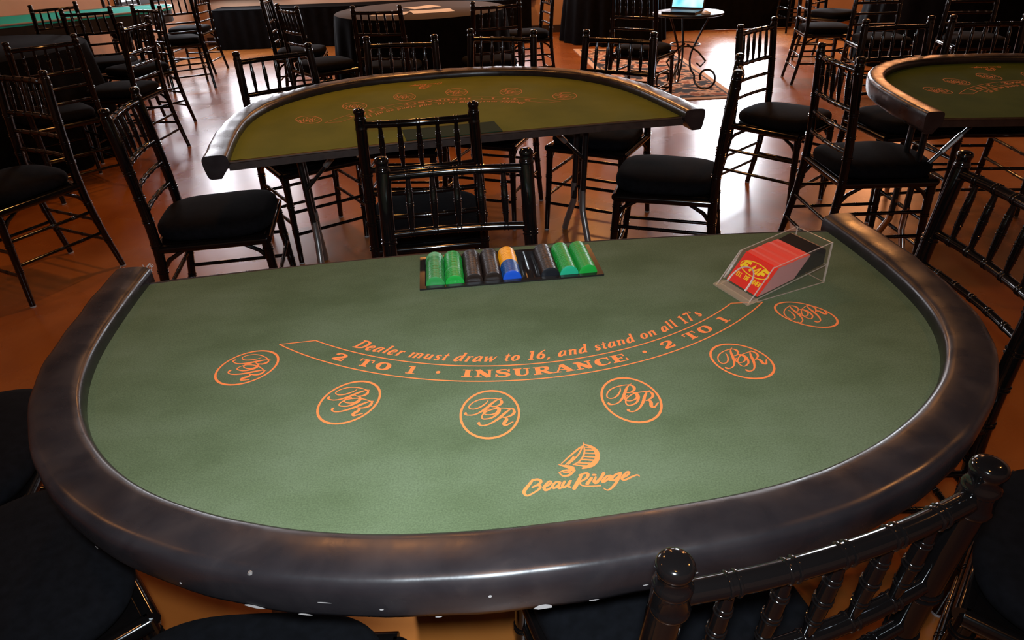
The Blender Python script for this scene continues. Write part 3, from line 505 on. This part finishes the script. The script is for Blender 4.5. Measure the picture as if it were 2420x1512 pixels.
def path_normals(P):
    N = []
    for i, p in enumerate(P):
        a, b = P[max(i-1, 0)], P[min(i+1, len(P)-1)]; t = Vector((b[0]-a[0], b[1]-a[1])).normalized(); N.append((t.y, -t.x))
    return N
def blackjack_table(label, loc, rz, scale, bow, felt, pr, hole, group=None, y0=0.46, foot='steel'):
    r = thing('blackjack_table', label, 'table', loc, rz); r.scale = (scale[0], scale[1], 1)
    P = catmull([(x, y, 0) for x, y in INNER], 3); P = [(p[0], p[1]) for p in P]
    N = path_normals(P)
    if N[len(N)//2][1] < 0: N = [(-a, -b) for a, b in N]
    # felt surface
    K = 24; edge = [(-0.756+1.512*i/K, 0) for i in range(1, K)]
    edge = [(x, -0.004-bow*(1-(x/0.756)**2)) for x, _ in edge]
    outer = [(p[0]+n[0]*0.004, p[1]+n[1]*0.004) for p, n in zip(P, N)] + edge
    bm = bmesh.new(); vo = [bm.verts.new((x, y, T)) for x, y in outer]; es = [bm.edges.new((vo[i], vo[(i+1) % len(vo)])) for i in range(len(vo))]
    if hole:
        vh = [bm.verts.new((x, y, T)) for x, y in ((HX0, HY0), (HX1, HY0), (HX1, HY1), (HX0, HY1))]; es += [bm.edges.new((vh[i], vh[(i+1) % 4])) for i in range(4)]
    bmesh.ops.triangle_fill(bm, use_beauty=True, use_dissolve=False, edges=es)
    bm.normal_update()
    for f in bm.faces:
        if f.normal.z < 0: f.normal_flip()
    bm.verts.index_update(); mb = MB(); mb.add([v.co[:] for v in bm.verts], [tuple(v.index for v in f.verts) for f in bm.faces], 0); bm.free()
    nf = len(mb.f); nv = len(mb.v); layout_print(mb, T+0.0004)
    for i in range(nf, len(mb.f)):
        f = mb.f[i]; p_, q_, r_ = (Vector(mb.v[k]) for k in f[:3])
        if (q_-p_).cross(r_-p_).z < 0: mb.f[i] = tuple(reversed(f))
    for i in range(nf, len(mb.f)): mb.mi[i] = 1
    s = mb.build('playing_surface', [M[felt], M[pr]], r, smooth=False, recalc=False)
    # board under the felt
    m = MB(); n = len(outer); z1, z0 = T-0.0015, T-0.026
    bot = [(p[0]+nn[0]*0.03, p[1]+nn[1]*0.03) for p, nn in zip(P, N)] + edge
    m.add([(x, y, z0) for x, y in bot], [tuple(range(n))])
    m.add([(x, y, z0) for x, y in bot]+[(x, y, z1) for x, y in bot], [(i, (i+1) % n, n+(i+1) % n, n+i) for i in range(n)])
    m.build('table_board', M['under'], r, smooth=False)
    # dealer edge trim
    m = MB(); ed = [(-0.762, -0.004)] + edge + [(0.762, -0.004)]
    m.tube([(x, y-0.004, T-0.004) for x, y in ed], 0.0045, 8)
    for i in range(len(ed)-1):
        a, b = ed[i], ed[i+1]
        m.add([(a[0], a[1]-0.0075, T-0.003), (b[0], b[1]-0.0075, T-0.003), (b[0], b[1]-0.0065, T-0.03), (a[0], a[1]-0.0065, T-0.03)], [(0, 1, 2, 3)])
    m.build('edge_trim', M['trim'], r)
    # padded rail, its covering a little uneven
    m = MB(); k = len(RAIL)
    PP = [(P[0][0]+0.0, P[0][1]-0.03)] + P + [(P[-1][0], P[-1][1]-0.03)]; NN = [N[0]]+N+[N[-1]]
    PP[0] = (P[0][0], -0.028); PP[-1] = (P[-1][0], -0.028)
    rnd = random.Random(3); vs = []
    for i, (p, nn) in enumerate(zip(PP, NN)):
        wob = 0.0007*math.sin(i*0.31)+0.0006*math.sin(i*0.83+1)+rnd.uniform(-.00015, .00015)
        for d, z in RAIL:
            f = wob*min(1, d/0.02)
            vs.append((p[0]+nn[0]*(d+f), p[1]+nn[1]*(d+f), T+z+(f*0.8 if z > 0 else 0)))
    q = len(PP)
    m.add(vs, [(i*k+j, i*k+(j+1) % k, (i+1)*k+(j+1) % k, (i+1)*k+j) for i in range(q-1) for j in range(k)] + [tuple(range(k)), tuple(reversed([(q-1)*k+j for j in range(k)]))])
    rail = m.build('padded_rail', M['vinyl'], r, angle=70)
    # frayed covering at the ends of the rail and torn spots along its lower edge
    if hole:
        m = MB(); rn = random.Random(11)
        for e in (0,):
            for j in range(26):
                a = rn.choice([0.002, 0.008, 0.06]); p = PP[e]; nn = NN[e]
                x, y, z = p[0]+nn[0]*(a+rn.uniform(-.004, .006)), p[1]-0.001, T+rn.uniform(0.012, 0.03)
                m.tube([(x, y, z), (x+rn.uniform(-.006, .006), y-rn.uniform(.001, .008), z+rn.uniform(-.002, .006))], 0.0008, 4)
        m.build('frayed_edge', M['torn'], rail)
        for idx, z, L, hgt in ((66, -.036, .030, .006), (70, -.038, .020, .004), (88, -.036, .026, .010), (92, -.036, .014, .003), (80, -.038, .01, .003), (50, -.036, .008, .004), (76, -.018, .006, .003), (96, -.02, .008, .002), (60, -.02, .004, .005), (100, -.012, .008, .003), (72, -.006, .018, .002), (84, 0.0, .005, .005), (36, -.034, .008, .004)):
            p, nn = PP[idx], NN[idx]; tx, ty = -nn[1], nn[0]
            c = (p[0]+nn[0]*(0.0757-max(0, -z)*0.17), p[1]+nn[1]*(0.0757-max(0, -z)*0.17)); pol = []
            for kk in range(9):
                t = 2*math.pi*kk/9; g = 0.7+0.3*rn.random(); u, v = L/2*math.cos(t)*g, hgt/2*math.sin(t)*g
                pol.append((c[0]+tx*u, c[1]+ty*u, T+z+v))
            m = MB(); m.add(pol, [tuple(range(9))]); m.build('torn_spot', M['torn'], rail, smooth=False)
        for x_, y_, rr_ in ((0.2130, 0.8425, 0.0042), (0.3636, 0.8174, 0.0035)):
            m = MB(); n_ = 16; m.add([(x_+rr_*f_*math.cos(2*math.pi*k_/n_), y_+rr_*f_*math.sin(2*math.pi*k_/n_), T+0.0262+z_) for f_, z_ in ((1, 0), (0.7, 0.0022), (0.3, 0.0028)) for k_ in range(n_)],
                [(i_*n_+k_, i_*n_+(k_+1) % n_, (i_+1)*n_+(k_+1) % n_, (i_+1)*n_+k_) for i_ in range(2) for k_ in range(n_)]+[tuple(2*n_+k_ for k_ in range(n_))]); m.build('rail_stud', M['steel'], rail)
    # folding legs: a pair of black tubes over a splayed grey foot at each end
    for sx in (-1, 1):
        m = MB()
        for dy in (-0.045, 0.045):
            m.tube([(sx*0.60, y0+dy, T-0.03), (sx*0.585, y0+dy, 0.22)], 0.013, 10)
        m.box((sx*0.60, y0-0.03, T-0.035), (0.05, 0.22, 0.018))
        lg = m.build('folding_leg', M['tube'], r)
        m = MB()
        for s2 in (-1, 1):
            m.tube([(sx*0.585, y0+s2*0.045, 0.30), (sx*0.585, y0+s2*0.05, 0.20), (sx*0.585, y0+s2*0.13, 0.05), (sx*0.585, y0+s2*0.15, 0.004)], 0.014, 10)
        m.build('leg_foot', M[foot], lg)
        m = MB(); a = Vector((sx*0.595, y0-0.05, 0.44)); b = Vector((sx*0.33, y0-0.05, T-0.035)); m.tube([a, b], 0.008, 8)
        br = m.build('leg_brace', M['tube'], r)
        m = MB(); m.tube([a.lerp(b, .35), a.lerp(b, .6)], 0.0115, 8); m.build('brace_lock', M['steel'], br)
    return r
TO, TRZ = (-0.01608, 1.34913), math.radians(-174.5692)
t1 = blackjack_table('nearest blackjack table, green felt with orange ovals, chip tray and card shoe on it', (*TO, 0), TRZ, (1, 1), 0.045, 'felt', 'print', True, None, 0.15)
t2 = blackjack_table('middle blackjack table with olive felt and its printed layout upside down', (-0.123, 2.337, 0), math.radians(12.73), (1.054, 1.35), -0.025, 'felt_old', 'print_dim', False)
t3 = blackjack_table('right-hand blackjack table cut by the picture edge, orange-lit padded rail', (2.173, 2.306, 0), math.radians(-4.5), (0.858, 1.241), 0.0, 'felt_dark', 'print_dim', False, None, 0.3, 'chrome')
# dark green board over the tray opening of the middle table
m = MB(); m.box((-0.045, 0.072, T+0.002), (0.325, 0.105, 0.003)); o = m.build('tray_cover', mat('blue_green_cover', (0.020, 0.042, 0.022), 0.9, 0.1), None, smooth=False)
o.location = (-0.123, 2.337, 0); o.rotation_euler = (0, 0, math.radians(12.73)); o.scale = (1.054, 1.35, 1)
tag(o, 'dark green rectangular cover lying at the straight edge of the middle table', 'cover')

# ---------------------------------------------------------------- chip tray and chips (in the nearest table's own frame)
PITCH = 0.0398; CR = 0.0194; X1 = 0.182-0.0125-0.0199
tray = thing('chip_tray', 'black plastic chip tray sunk in the straight edge of the nearest table', 'chip tray', (*TO, 0), TRZ)
m = MB(); zt = T+0.002
for cx, cy, sx, sy in ((-0.009, -0.018, 0.382, 0.011), (-0.009, 0.1225, 0.382, 0.011), (0.1765, 0.0522, 0.011, 0.1295), (-0.1925, 0.0522, 0.015, 0.1295)):
    m.box((cx, cy, zt), (sx, sy, 0.004))
m.build('tray_rim', M['tray'], tray)
m = MB()
for i in range(9):
    x = X1-i*PITCH; n = 12
    for ya, yb in ((-0.013, 0.117),):
        vs = []
        for y in (ya, yb):
            for k in range(n+1):
                a = math.pi+math.pi*k/n; vs.append((x+0.0199*math.cos(a), y, T+0.0015+0.0205*math.sin(a)))
        m.add(vs, [(k, k+1, n+2+k, n+1+k) for k in range(n)])
        for e in (0, n+1): m.add(vs[e:e+n+1], [tuple(range(n+1))])
m.build('tray_tubes', M['tray'], tray)
ct, st_ = math.cos(TRZ), math.sin(TRZ)
def t1w(x, y): return (TO[0]+ct*x-st_*y, TO[1]+st_*x+ct*y)
CT = 0.0038
def chip_mesh(mm):
    m = MB(); n = 28; pr_ = [(-CT/2, CR*0.55), (-CT/2, CR*0.94), (-CT/2+0.0005, CR), (CT/2-0.0005, CR), (CT/2, CR*0.94), (CT/2, CR*0.55)]
    vs = [(r_*math.cos(2*math.pi*k/n), y_, r_*math.sin(2*math.pi*k/n)) for y_, r_ in pr_ for k in range(n)]
    fs = [(i*n+k, i*n+(k+1) % n, (i+1)*n+(k+1) % n, (i+1)*n+k) for i in range(5) for k in range(n)]+[tuple(range(n)), tuple(5*n+k for k in range(n))]
    m.add(vs, fs); o = m.build('poker_chip', mm, None); me = o.data; bpy.data.objects.remove(o); return me
CM = {}
TUBES = [
 (0, lambda i, n: 'c_pale' if i >= n-5 else 'c_green2', 'first tube from the left'),
 (1, lambda i, n: 'c_pale' if i == n//3 else 'c_green', 'second tube from the left'),
 (2, lambda i, n: 'c_brown', 'third tube from the left'), (3, lambda i, n: 'c_brown', 'fourth tube from the left'),
 (4, lambda i, n: 'c_blue2' if i == 0 else ('c_blue' if i < n*0.45 else 'c_yellow'), 'middle tube'),
 (6, lambda i, n: 'c_black' if i == 0 else 'c_brown', 'tube right of the empty one'),
 (7, lambda i, n: 'c_teal' if i == 0 else 'c_green', 'second tube from the right'),
 (8, lambda i, n: 'c_green', 'rightmost tube')]
CN = {'c_pale': 'pale green', 'c_green': 'green', 'c_green2': 'leaf green', 'c_brown': 'dark brown', 'c_yellow': 'yellow', 'c_blue': 'blue', 'c_blue2': 'bright blue', 'c_teal': 'teal green', 'c_black': 'black'}
rc = random.Random(5)
for ti, fn, where in TUBES:
    n = 32
    for i in range(n):
        k = fn(i, n)
        if k not in CM: CM[k] = chip_mesh(M[k])
        o = bpy.data.objects.new('poker_chip', CM[k]); COL.objects.link(o)
        y = 0.1135-i*(CT+0.00005); x = X1-ti*PITCH+rc.uniform(-.0003, .0003); q = t1w(x, y)
        o.location = (q[0], q[1], T+0.0030+rc.uniform(-.0002, .0004)); o.rotation_euler = (0, 0, TRZ)
        single = (i == 0 and k in ('c_blue2', 'c_teal', 'c_black')) or (ti == 1 and k == 'c_pale')
        lab = {('c_blue2'): 'bright blue poker chip facing the players at the near end of the middle tube', 'c_teal': 'teal green poker chip at the near end of the second tube from the right', 'c_black': 'black poker chip at the near end of the tube right of the empty one', 'c_pale': 'single paler chip within the green second tube from the left'}[k] if single else CN[k]+' poker chip in the chip tray, '+where
        tag(o, lab, 'poker chip'); o['group'] = '%s chips in the %s' % (CN[k], where)

# ---------------------------------------------------------------- card shoe
SA = math.atan2(0.404, 0.915); SO = (0.4255, 1.1365)
shoe = thing('card_shoe', 'clear acrylic card shoe standing at the right of the nearest table', 'card shoe', (*SO, T), SA)
def plate(poly, y0, y1, name, mf, me_, parent=shoe):
    """poly in (x, z), extruded from y0 to y1; big faces and thin edges get their own look"""
    m = MB(); n = len(poly)
    vs = [(x, y0, z) for x, z in poly]+[(x, y1, z) for x, z in poly]
    m.add(vs, [tuple(range(n)), tuple(reversed(range(n, 2*n)))], 0); m.add(vs, [(i, n+i, n+(i+1) % n, (i+1) % n) for i in range(n)], 1)
    return m.build(name, [M[mf], M[me_]], parent, smooth=False)
side = [(0.004, 0.001), (0.054, 0.066), (0.198, 0.088), (0.1985, 0.001)]
plate(side, -0.0465, -0.0437, 'side_panel', 'acrylic', 'acrylic_edge'); plate(side, 0.0437, 0.0465, 'side_panel', 'acrylic', 'acrylic_edge')
def fz(x): return 0.004+(x-0.012)*0.195
def slab(p, q, th, y0, y1, name, mf, me_):
    d = Vector((q[0]-p[0], q[1]-p[1])).normalized(); nn = Vector((-d.y, d.x))*th
    m = MB(); c = [(p[0], p[1]), (q[0], q[1]), (q[0]+nn.x, q[1]+nn.y), (p[0]+nn.x, p[1]+nn.y)]
    vs = [(x, y, z) for y in (y0, y1) for x, z in c]
    m.add(vs, [(3, 2, 6, 7), (0, 4, 5, 1)], 0); m.add(vs, [(0, 1, 2, 3), (7, 6, 5, 4), (1, 5, 6, 2), (0, 3, 7, 4)], 1)
    return m.build(name, [M[mf], M[me_]], shoe, smooth=False)
slab((0.014, 0.002), (0.197, 0.038), 0.003, -0.0436, 0.0436, 'sloping_floor', 'acrylic', 'acrylic_edge')
slab((0.1985, 0.002), (0.1985, 0.087), 0.003, -0.0436, 0.0436, 'back_panel', 'acrylic', 'acrylic_edge')
slab((0.0, 0.001), (0.026, 0.0035), 0.004, -0.049, 0.049, 'front_lip', 'acrylic_lip', 'acrylic_lip')
slab((0.020, 0.0135), (0.058, 0.0665), 0.0025, -0.0436, 0.0436, 'front_panel', 'acrylic', 'acrylic_edge')
m = MB(); e1 = Vector((0.633, 0.774))
def onfront(u, v): # u across, v up the slope
    return (0.0195+e1.x*v-0.0022, u, 0.0125+e1.y*v+0.0022)
arch = [(0.030, 0.0), (0.0285, 0.018), (0.022, 0.034), (0.010, 0.042), (-0.002, 0.043), (-0.013, 0.036), (-0.019, 0.022), (-0.020, 0.0)]
m.tube([onfront(u, v) for u, v, *_ in catmull([(a, b, 0) for a, b in arch], 4)], [0.0009+0.0011*abs(1-2*k/28.)**0.5 for k in range(29)], 8)
m.build('finger_notch', M['acrylic_edge'], shoe)
# packed red cards, front card with its print, black wedge behind them
A0x, A1x, hgt = 0.028, 0.115, 0.0655; sh = (e1.x*hgt, e1.y*hgt); f0 = 0.0035
def card_frame(o): o.location = (*SO, T); o.rotation_euler = (0, 0, SA)
m = MB(); a = (A0x+0.0008, fz(A0x)+f0); b = (A1x, fz(A1x)+f0)
NC = 9; zz = [0.0, 0.0006, -0.0004, 0.0008, 0.0002, 0.0014, 0.0016, 0.0002, 0.0008, 0.0]
ta, tb = (a[0]+sh[0], a[1]+sh[1]), (0.148, 0.0712)
poly = [a]+[b]+[(ta[0]+(tb[0]-ta[0])*t/NC, ta[1]+(tb[1]-ta[1])*t/NC+zz[t]) for t in range(NC, -1, -1)]
n = len(poly); vs = [(x, y, z) for y in (-0.043, 0.043) for x, z in poly]
m.add(vs, [tuple(range(n)), tuple(reversed(range(n, 2*n)))], 1); m.add(vs, [(i, n+i, n+(i+1) % n, (i+1) % n) for i in range(n)], 0)
o = m.build('playing_cards', [M['card_edge'], M['card_side']], None, smooth=False); card_frame(o)
tag(o, 'packed red playing cards leaning in the clear shoe, edges up', 'playing cards', kind='stuff')
m = MB(); a = (A0x, fz(A0x)+f0)
c4 = [(a[0]-0.0006, a[1]), (a[0]+0.0003, a[1]), (a[0]+0.0003+sh[0], a[1]+sh[1]), (a[0]-0.0006+sh[0], a[1]+sh[1])]
vs = [(x, y, z) for y in (-0.0432, 0.0432) for x, z in c4]; m.add(vs, [(0, 1, 2, 3), (7, 6, 5, 4), (0, 4, 5, 1), (1, 5, 6, 2), (2, 6, 7, 3), (3, 7, 4, 0)], 0)
def cf(u, v):  # card face: u from image-left (0) to right (1), v up
    s_ = v*hgt; return (a[0]-0.0009+e1.x*s_, 0.0432-u*0.0864, a[1]+0.0003+e1.y*s_)
cl_ = [0]
def cstroke(pts, smooth=False):
    cl_[0] += 1; ex = cl_[0]*0.000006
    Q = catmull(pts, 4) if smooth else pts
    P = [Vector((q[0]*0.0864, q[1]*hgt)) for q in Q]; vs = []
    for i, p in enumerate(P):
        t = (P[min(i+1, len(P)-1)]-P[max(i-1, 0)]).normalized(); nn = Vector((-t.y, t.x))*Q[i][2]*0.0864/2
        for sg in (1, -1): q = p+nn*sg; k_ = cf(q.x/0.0864, q.y/hgt); vs.append((k_[0]-0.0003-ex, k_[1], k_[2]+ex))
    m.add(vs, [(2*i, 2*i+1, 2*i+3, 2*i+2) for i in range(len(P)-1)], 1)
cstroke([(0.505+0.43*math.cos(math.pi*2*k/40), 0.64+0.205*math.sin(math.pi*2*k/40), 0.022) for k in range(41)])
BL = {'F': [[(0, 0), (0, 1), (.8, 1)], [(0, .5), (.65, .5)]], 'M': [[(0, 0), (.12, 1), (.5, .25), (.88, 1), (1, 0)]], 'E': [[(.7, 0), (0, 0), (0, 1), (.7, 1)], [(0, .5), (.6, .5)]], 'L': [[(0, 1), (0, 0), (.7, 0)]],
      'T': [[(.4, 0), (.4, 1)], [(0, 1), (.8, 1)]], 'H': [[(0, 0), (0, 1)], [(.7, 0), (.7, 1)], [(0, .5), (.7, .5)]], 'P': [[(0, 0), (0, 1), (.65, 1), (.65, .5), (0, .5)]], 'O': [[(0, 0), (0, 1), (.65, 1), (.65, 0), (0, 0)]],
      'W': [[(0, 1), (.2, 0), (.5, .8), (.8, 0), (1, 1)]], 'R': [[(0, 0), (0, 1), (.65, 1), (.65, .5), (0, .5)], [(.3, .5), (.7, 0)]]}
def block(txt, u0, u1, v0, h, wd, sl=0.0, fill=0.74):
    n_ = len(txt); step = (u1-u0)/n_
    for i, c in enumerate(txt):
        if c == ' ': continue
        for st in BL[c]: cstroke([(u0+step*(i+x*fill)+sl*y*h, v0+y*h, wd) for x, y in st])
block('FMF', 0.12, 0.93, 0.53, 0.22, 0.070, 0.30, 0.72)
block('FEEL THE POWER', 0.10, 0.90, 0.25, 0.13, 0.021)
o = m.build('playing_card', [M['card_red'], M['card_yel']], None, smooth=False); card_frame(o)
tag(o, 'front red playing card with a yellow oval print, facing out of the clear shoe', 'playing card')
m = MB(); poly = [(0.1156, fz(0.1156)+f0), (0.1487, 0.0712), (0.158, 0.0735), (0.178, 0.0785), (0.185, 0.0765), (0.1885, 0.070), (0.1885, 0.0435), (0.186, fz(0.186)+f0)]
n = len(poly); vs = [(x, y, z) for y in (-0.042, 0.042) for x, z in poly]
m.add(vs, [tuple(range(n)), tuple(reversed(range(n, 2*n)))]+[(i, n+i, n+(i+1) % n, (i+1) % n) for i in range(n)])
o = m.build('card_weight', mat('black_weight', (0.008, 0.008, 0.009), 0.3), None, smooth=False); card_frame(o)
tag(o, 'black wedge-shaped weight pushing the red cards from behind in the shoe', 'weight')

# ---------------------------------------------------------------- draped round tables, papers
def round_draped(label, c, r_, h, folds=18, top='cloth_top', seed=1):
    t = thing('draped_table', label, 'table', (c[0], c[1], 0)); rd = random.Random(seed)
    n = 144; ph = rd.random()*6; m = MB(); rows = [(0.0, h-0.0), (0.02, h-0.012), (0.15, h-0.1), (0.5, h*0.5), (1.0, 0.004)]; vs = []
    for q, (f, z) in enumerate(rows):
        for k in range(n):
            a = 2*math.pi*k/n; w_ = f**0.7; rr = r_+0.004+w_*(0.05+0.035*math.sin(folds*a+ph)+0.015*math.sin(2*folds*a*0.61+1))
            vs.append((rr*math.cos(a), rr*math.sin(a), z))
    m.add(vs, [(i*n+k, i*n+(k+1) % n, (i+1)*n+(k+1) % n, (i+1)*n+k) for i in range(len(rows)-1) for k in range(n)])
    m.build('cloth_skirt', M['cloth'], t, angle=80)
    m = MB(); n = 72; vs = [(r_*1.003*math.cos(2*math.pi*k/n), r_*1.003*math.sin(2*math.pi*k/n), h-0.004) for k in range(n)]+[(r_*0.995*math.cos(2*math.pi*k/n), r_*0.995*math.sin(2*math.pi*k/n), h) for k in range(n)]
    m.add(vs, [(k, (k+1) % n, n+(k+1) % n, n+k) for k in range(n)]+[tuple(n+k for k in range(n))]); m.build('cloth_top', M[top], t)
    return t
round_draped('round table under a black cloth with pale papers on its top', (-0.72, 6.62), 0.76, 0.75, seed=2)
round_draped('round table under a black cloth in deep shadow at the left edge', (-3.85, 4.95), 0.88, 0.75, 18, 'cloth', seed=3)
round_draped('small round table under a long black cloth beside the beige wall strip', (1.5, 9.72), 0.62, 0.76, 20, 'cloth', seed=4)
round_draped('large black-draped round table in the dark upper right corner', (4.75, 7.45), 0.9, 0.75, 20, 'cloth', seed=5)
def paper(px_, py_, rz, wd, ln, label, nm='paper_sheet'):
    m = MB(); N_ = 6; vs = [(wd*(i/N_-.5), ln*(j/N_-.5), 0.002+0.006*(i/N_-.5)**2*(1+j/N_)) for i in range(N_+1) for j in range(N_+1)]
    m.add(vs, [(i*(N_+1)+j, (i+1)*(N_+1)+j, (i+1)*(N_+1)+j+1, i*(N_+1)+j+1) for i in range(N_) for j in range(N_)])
    o = m.build(nm, M['paper'], None); o.location = (px_, py_, 0.7505); o.rotation_euler = (0, 0, rz); tag(o, label, 'paper', 'papers on the round table')
paper(-0.60, 6.42, 0.25, 0.36, 0.25, 'white paper sheet lying nearest the viewer on the round table, right of the middle')
paper(-0.95, 6.34, -0.1, 0.30, 0.22, 'white paper sheet seen through the chair spindles on the round table')
paper(-0.72, 6.78, 0.7, 0.30, 0.20, 'white paper sheet lying farthest back on the round table')

# ---------------------------------------------------------------- skirted low stages along the far wall
def stage(label, x0, x1, y0, y1, h):
    t = thing('low_stage', label, 'stage', ((x0+x1)/2, (y0+y1)/2, 0)); m = MB(); L = x1-x0; Dp = y1-y0
    m.box((0, 0, h-0.01), (L, Dp, 0.02)); m.build('stage_deck', M['cloth'], t, smooth=False)
    m = MB(); n = int(L/0.03); vs = []
    for z, amp in ((h-0.015, 0.002), (0.003, 0.008)):
        for k in range(n+1): vs.append((-L/2+L*k/n, -Dp/2-0.022+amp*math.sin(k*1.15), z))
    m.add(vs, [(k, k+1, n+2+k, n+1+k) for k in range(n)])
    for sx in (-1, 1): m.add([(sx*L/2, -Dp/2, 0.003), (sx*L/2, Dp/2, 0.003), (sx*L/2, Dp/2, h-0.02), (sx*L/2, -Dp/2, h-0.02)], [(0, 1, 2, 3)])
    m.build('stage_skirt', M['cloth'], t, angle=80)
stage('long low stage with a black skirt, left of the beige wall strip', -3.95, 0.42, 10.0, 10.5, 0.5)
stage('low black-skirted stage behind the laptop', 2.2, 4.1, 10.2, 10.5, 0.45)

# ---------------------------------------------------------------- teal table top left
t = thing('gaming_table', 'long table with a bright teal felt top in the upper left corner', 'table', (0, 0, 0))
poly = [(-5.02, 5.98), (-4.6, 6.32), (-4.23, 6.66), (-3.83, 7.03), (-3.62, 7.22), (-3.48, 7.42), (-3.43, 7.64), (-3.48, 7.86), (-3.62, 7.98), (-3.85, 7.95), (-4.19, 7.74), (-4.72, 7.42), (-4.98, 7.22)]
poly = [tuple(p[:2]) for p in catmull([(x, y, 0) for x, y in poly], 3)]
m = MB(); m.prism(poly, 0.735, 0.76); m.build('felt_top', M['teal'], t, smooth=False)
m = MB(); cx_, cy_ = -4.2, 7.1; m.prism([(cx_+(x-cx_)*0.985, cy_+(y-cy_)*0.985) for x, y in poly], 0.62, 0.735); m.build('apron', M['under'], t, smooth=False)
m = MB(); m.tube([(x, y, 0.757) for x, y in poly], 0.009, 8); m.build('top_edging', mat('pale_edging', (0.4, 0.4, 0.42), 0.3), t)
for x, y in ((-4.75, 6.45), (-4.8, 7.2), (-3.75, 7.3), (-3.8, 7.75)):
    m = MB(); m.tube([(x, y, 0.003), (x, y, 0.62)], 0.03, 12); m.build('leg', M['under'], t)

# ---------------------------------------------------------------- rug, scroll table, laptop
rg = thing('rug', 'patterned cream and charcoal rug under the laptop table', 'rug', (0, 0, 0))
RG = [(0.90, 8.95), (2.06, 8.70), (2.08, 6.05), (1.10, 6.0)]
def inset(P_, f): cx = sum(p[0] for p in P_)/4; cy = sum(p[1] for p in P_)/4; return [(cx+(x-cx)*f, cy+(y-cy)*(1-(1-f)*0.45)) for x, y in P_]
m = MB(); m.prism(RG, 0.001, 0.008); m.build('rug_border', M['rug_border'], rg, smooth=False)
m = MB(); m.prism(inset(RG, 0.9), 0.008, 0.0088); m.build('dark_band', mat('rug_charcoal', (0.03, 0.03, 0.035), 0.95), rg, smooth=False)
m = MB(); m.prism(inset(RG, 0.86), 0.0088, 0.0096); m.build('rug_field', M['rug'], rg, smooth=False)
LT = (1.64, 6.38); LZ = 0.665; LH = LZ+0.0098
t = thing('side_table', 'small wrought-iron side table with scroll feet carrying the laptop', 'table', (*LT, 0.0098))
m = MB(); m.tube([(0, 0, LZ-0.02), (0, 0, LZ-0.017), (0, 0, LZ-0.003), (0, 0, LZ)], [0.30, 0.305, 0.305, 0.30], 40); m.build('tabletop', M['tube'], t)
for a in (-0.55, 1.55, 3.65):
    m = MB(); d = Vector((math.cos(a), math.sin(a), 0))
    pts = [Vector((0, 0, LZ-0.02))+d*0.20, Vector((0, 0, 0.5))+d*0.13, Vector((0, 0, 0.32))+d*0.06, Vector((0, 0, 0.20))+d*0.07]
    cxx, cz, R0 = 0.22, 0.125, 0.112
    for k in range(0, 22):
        th_ = math.pi*(0.95)+k*0.33; rr = R0*(1-0.026*k); pts.append(d*(cxx+rr*math.cos(th_))+Vector((0, 0, cz+rr*math.sin(th_)+0.004)))
    pts = catmull([tuple(p) for p in pts], 3); m.tube(pts, 0.0095, 8)
    m.tube([tuple(Vector((0, 0, 0.40))+d*0.02), tuple(Vector((0, 0, 0.34))+d*0.13), tuple(Vector((0, 0, 0.27))+d*0.20), tuple(Vector((0, 0, 0.22))+d*0.16), tuple(Vector((0, 0, 0.25))+d*0.12)], 0.0085, 8)
    m.build('scroll_leg', M['tube'], t)
m = MB(); m.tube([(0.13*math.cos(k*math.pi/12), 0.13*math.sin(k*math.pi/12), 0.40) for k in range(25)], 0.006, 8); m.build('brace_ring', M['tube'], t)
la = math.atan2(-0.14, 0.21)
lap = thing('laptop', 'open laptop with a glowing blue screen on the scroll table', 'laptop', (1.57, 6.30, LH), la)
m = MB(); m.box((0, 0, 0.011), (0.30, 0.21, 0.020)); m.build('keyboard_base', M['plastic'], lap, smooth=False)
m = MB(); m.box((0, -0.03, 0.0216), (0.26, 0.10, 0.001)); m.build('keyboard', mat('keys', (0.05, 0.05, 0.06), 0.4), lap, smooth=False)
ti = math.radians(15); m = MB()
def lid(x, s_, d_): return (x, 0.105+math.sin(ti)*s_+math.cos(ti)*d_, 0.022+math.cos(ti)*s_-math.sin(ti)*d_)
vs = [lid(x, s_, d_) for d_ in (0, 0.009) for x, s_ in ((-0.15, 0), (0.15, 0), (0.15, 0.205), (-0.15, 0.205))]
m.add(vs, [(0, 1, 2, 3), (7, 6, 5, 4), (0, 4, 5, 1), (1, 5, 6, 2), (2, 6, 7, 3), (3, 7, 4, 0)]); ld = m.build('screen_lid', M['plastic'], lap, smooth=False)
m = MB(); m.add([lid(x, s_, -0.001) for x, s_ in ((-0.138, 0.014), (0.138, 0.014), (0.138, 0.193), (-0.138, 0.193))], [(0, 1, 2, 3)]); m.build('screen', M['screen'], ld, smooth=False)
m = MB(); n = 20; vs = [(0.03*c*math.cos(2*math.pi*k/n), 0.05*c*math.sin(2*math.pi*k/n), z) for c, z in ((0.9, 0.001), (1, 0.008), (0.85, 0.022), (0.4, 0.03)) for k in range(n)]
m.add(vs, [(i*n+k, i*n+(k+1) % n, (i+1)*n+(k+1) % n, (i+1)*n+k) for i in range(3) for k in range(n)]+[tuple(3*n+k for k in range(n))])
o = m.build('computer_mouse', mat('white_plastic', (0.8, 0.8, 0.82), 0.3), None); o.location = (1.74, 6.16, LH); o.rotation_euler = (0, 0, 0.4); tag(o, 'small white computer mouse right of the laptop', 'mouse')
# ---------------------------------------------------------------- baseboard
m = MB(); m.box(((-4.33+RX)/2, FAR_Y-0.01, 0.05), (RX+4.33-0.1, 0.018, 0.1)); 
bb = struct(m.build('baseboard_far', M['base'], smooth=False))
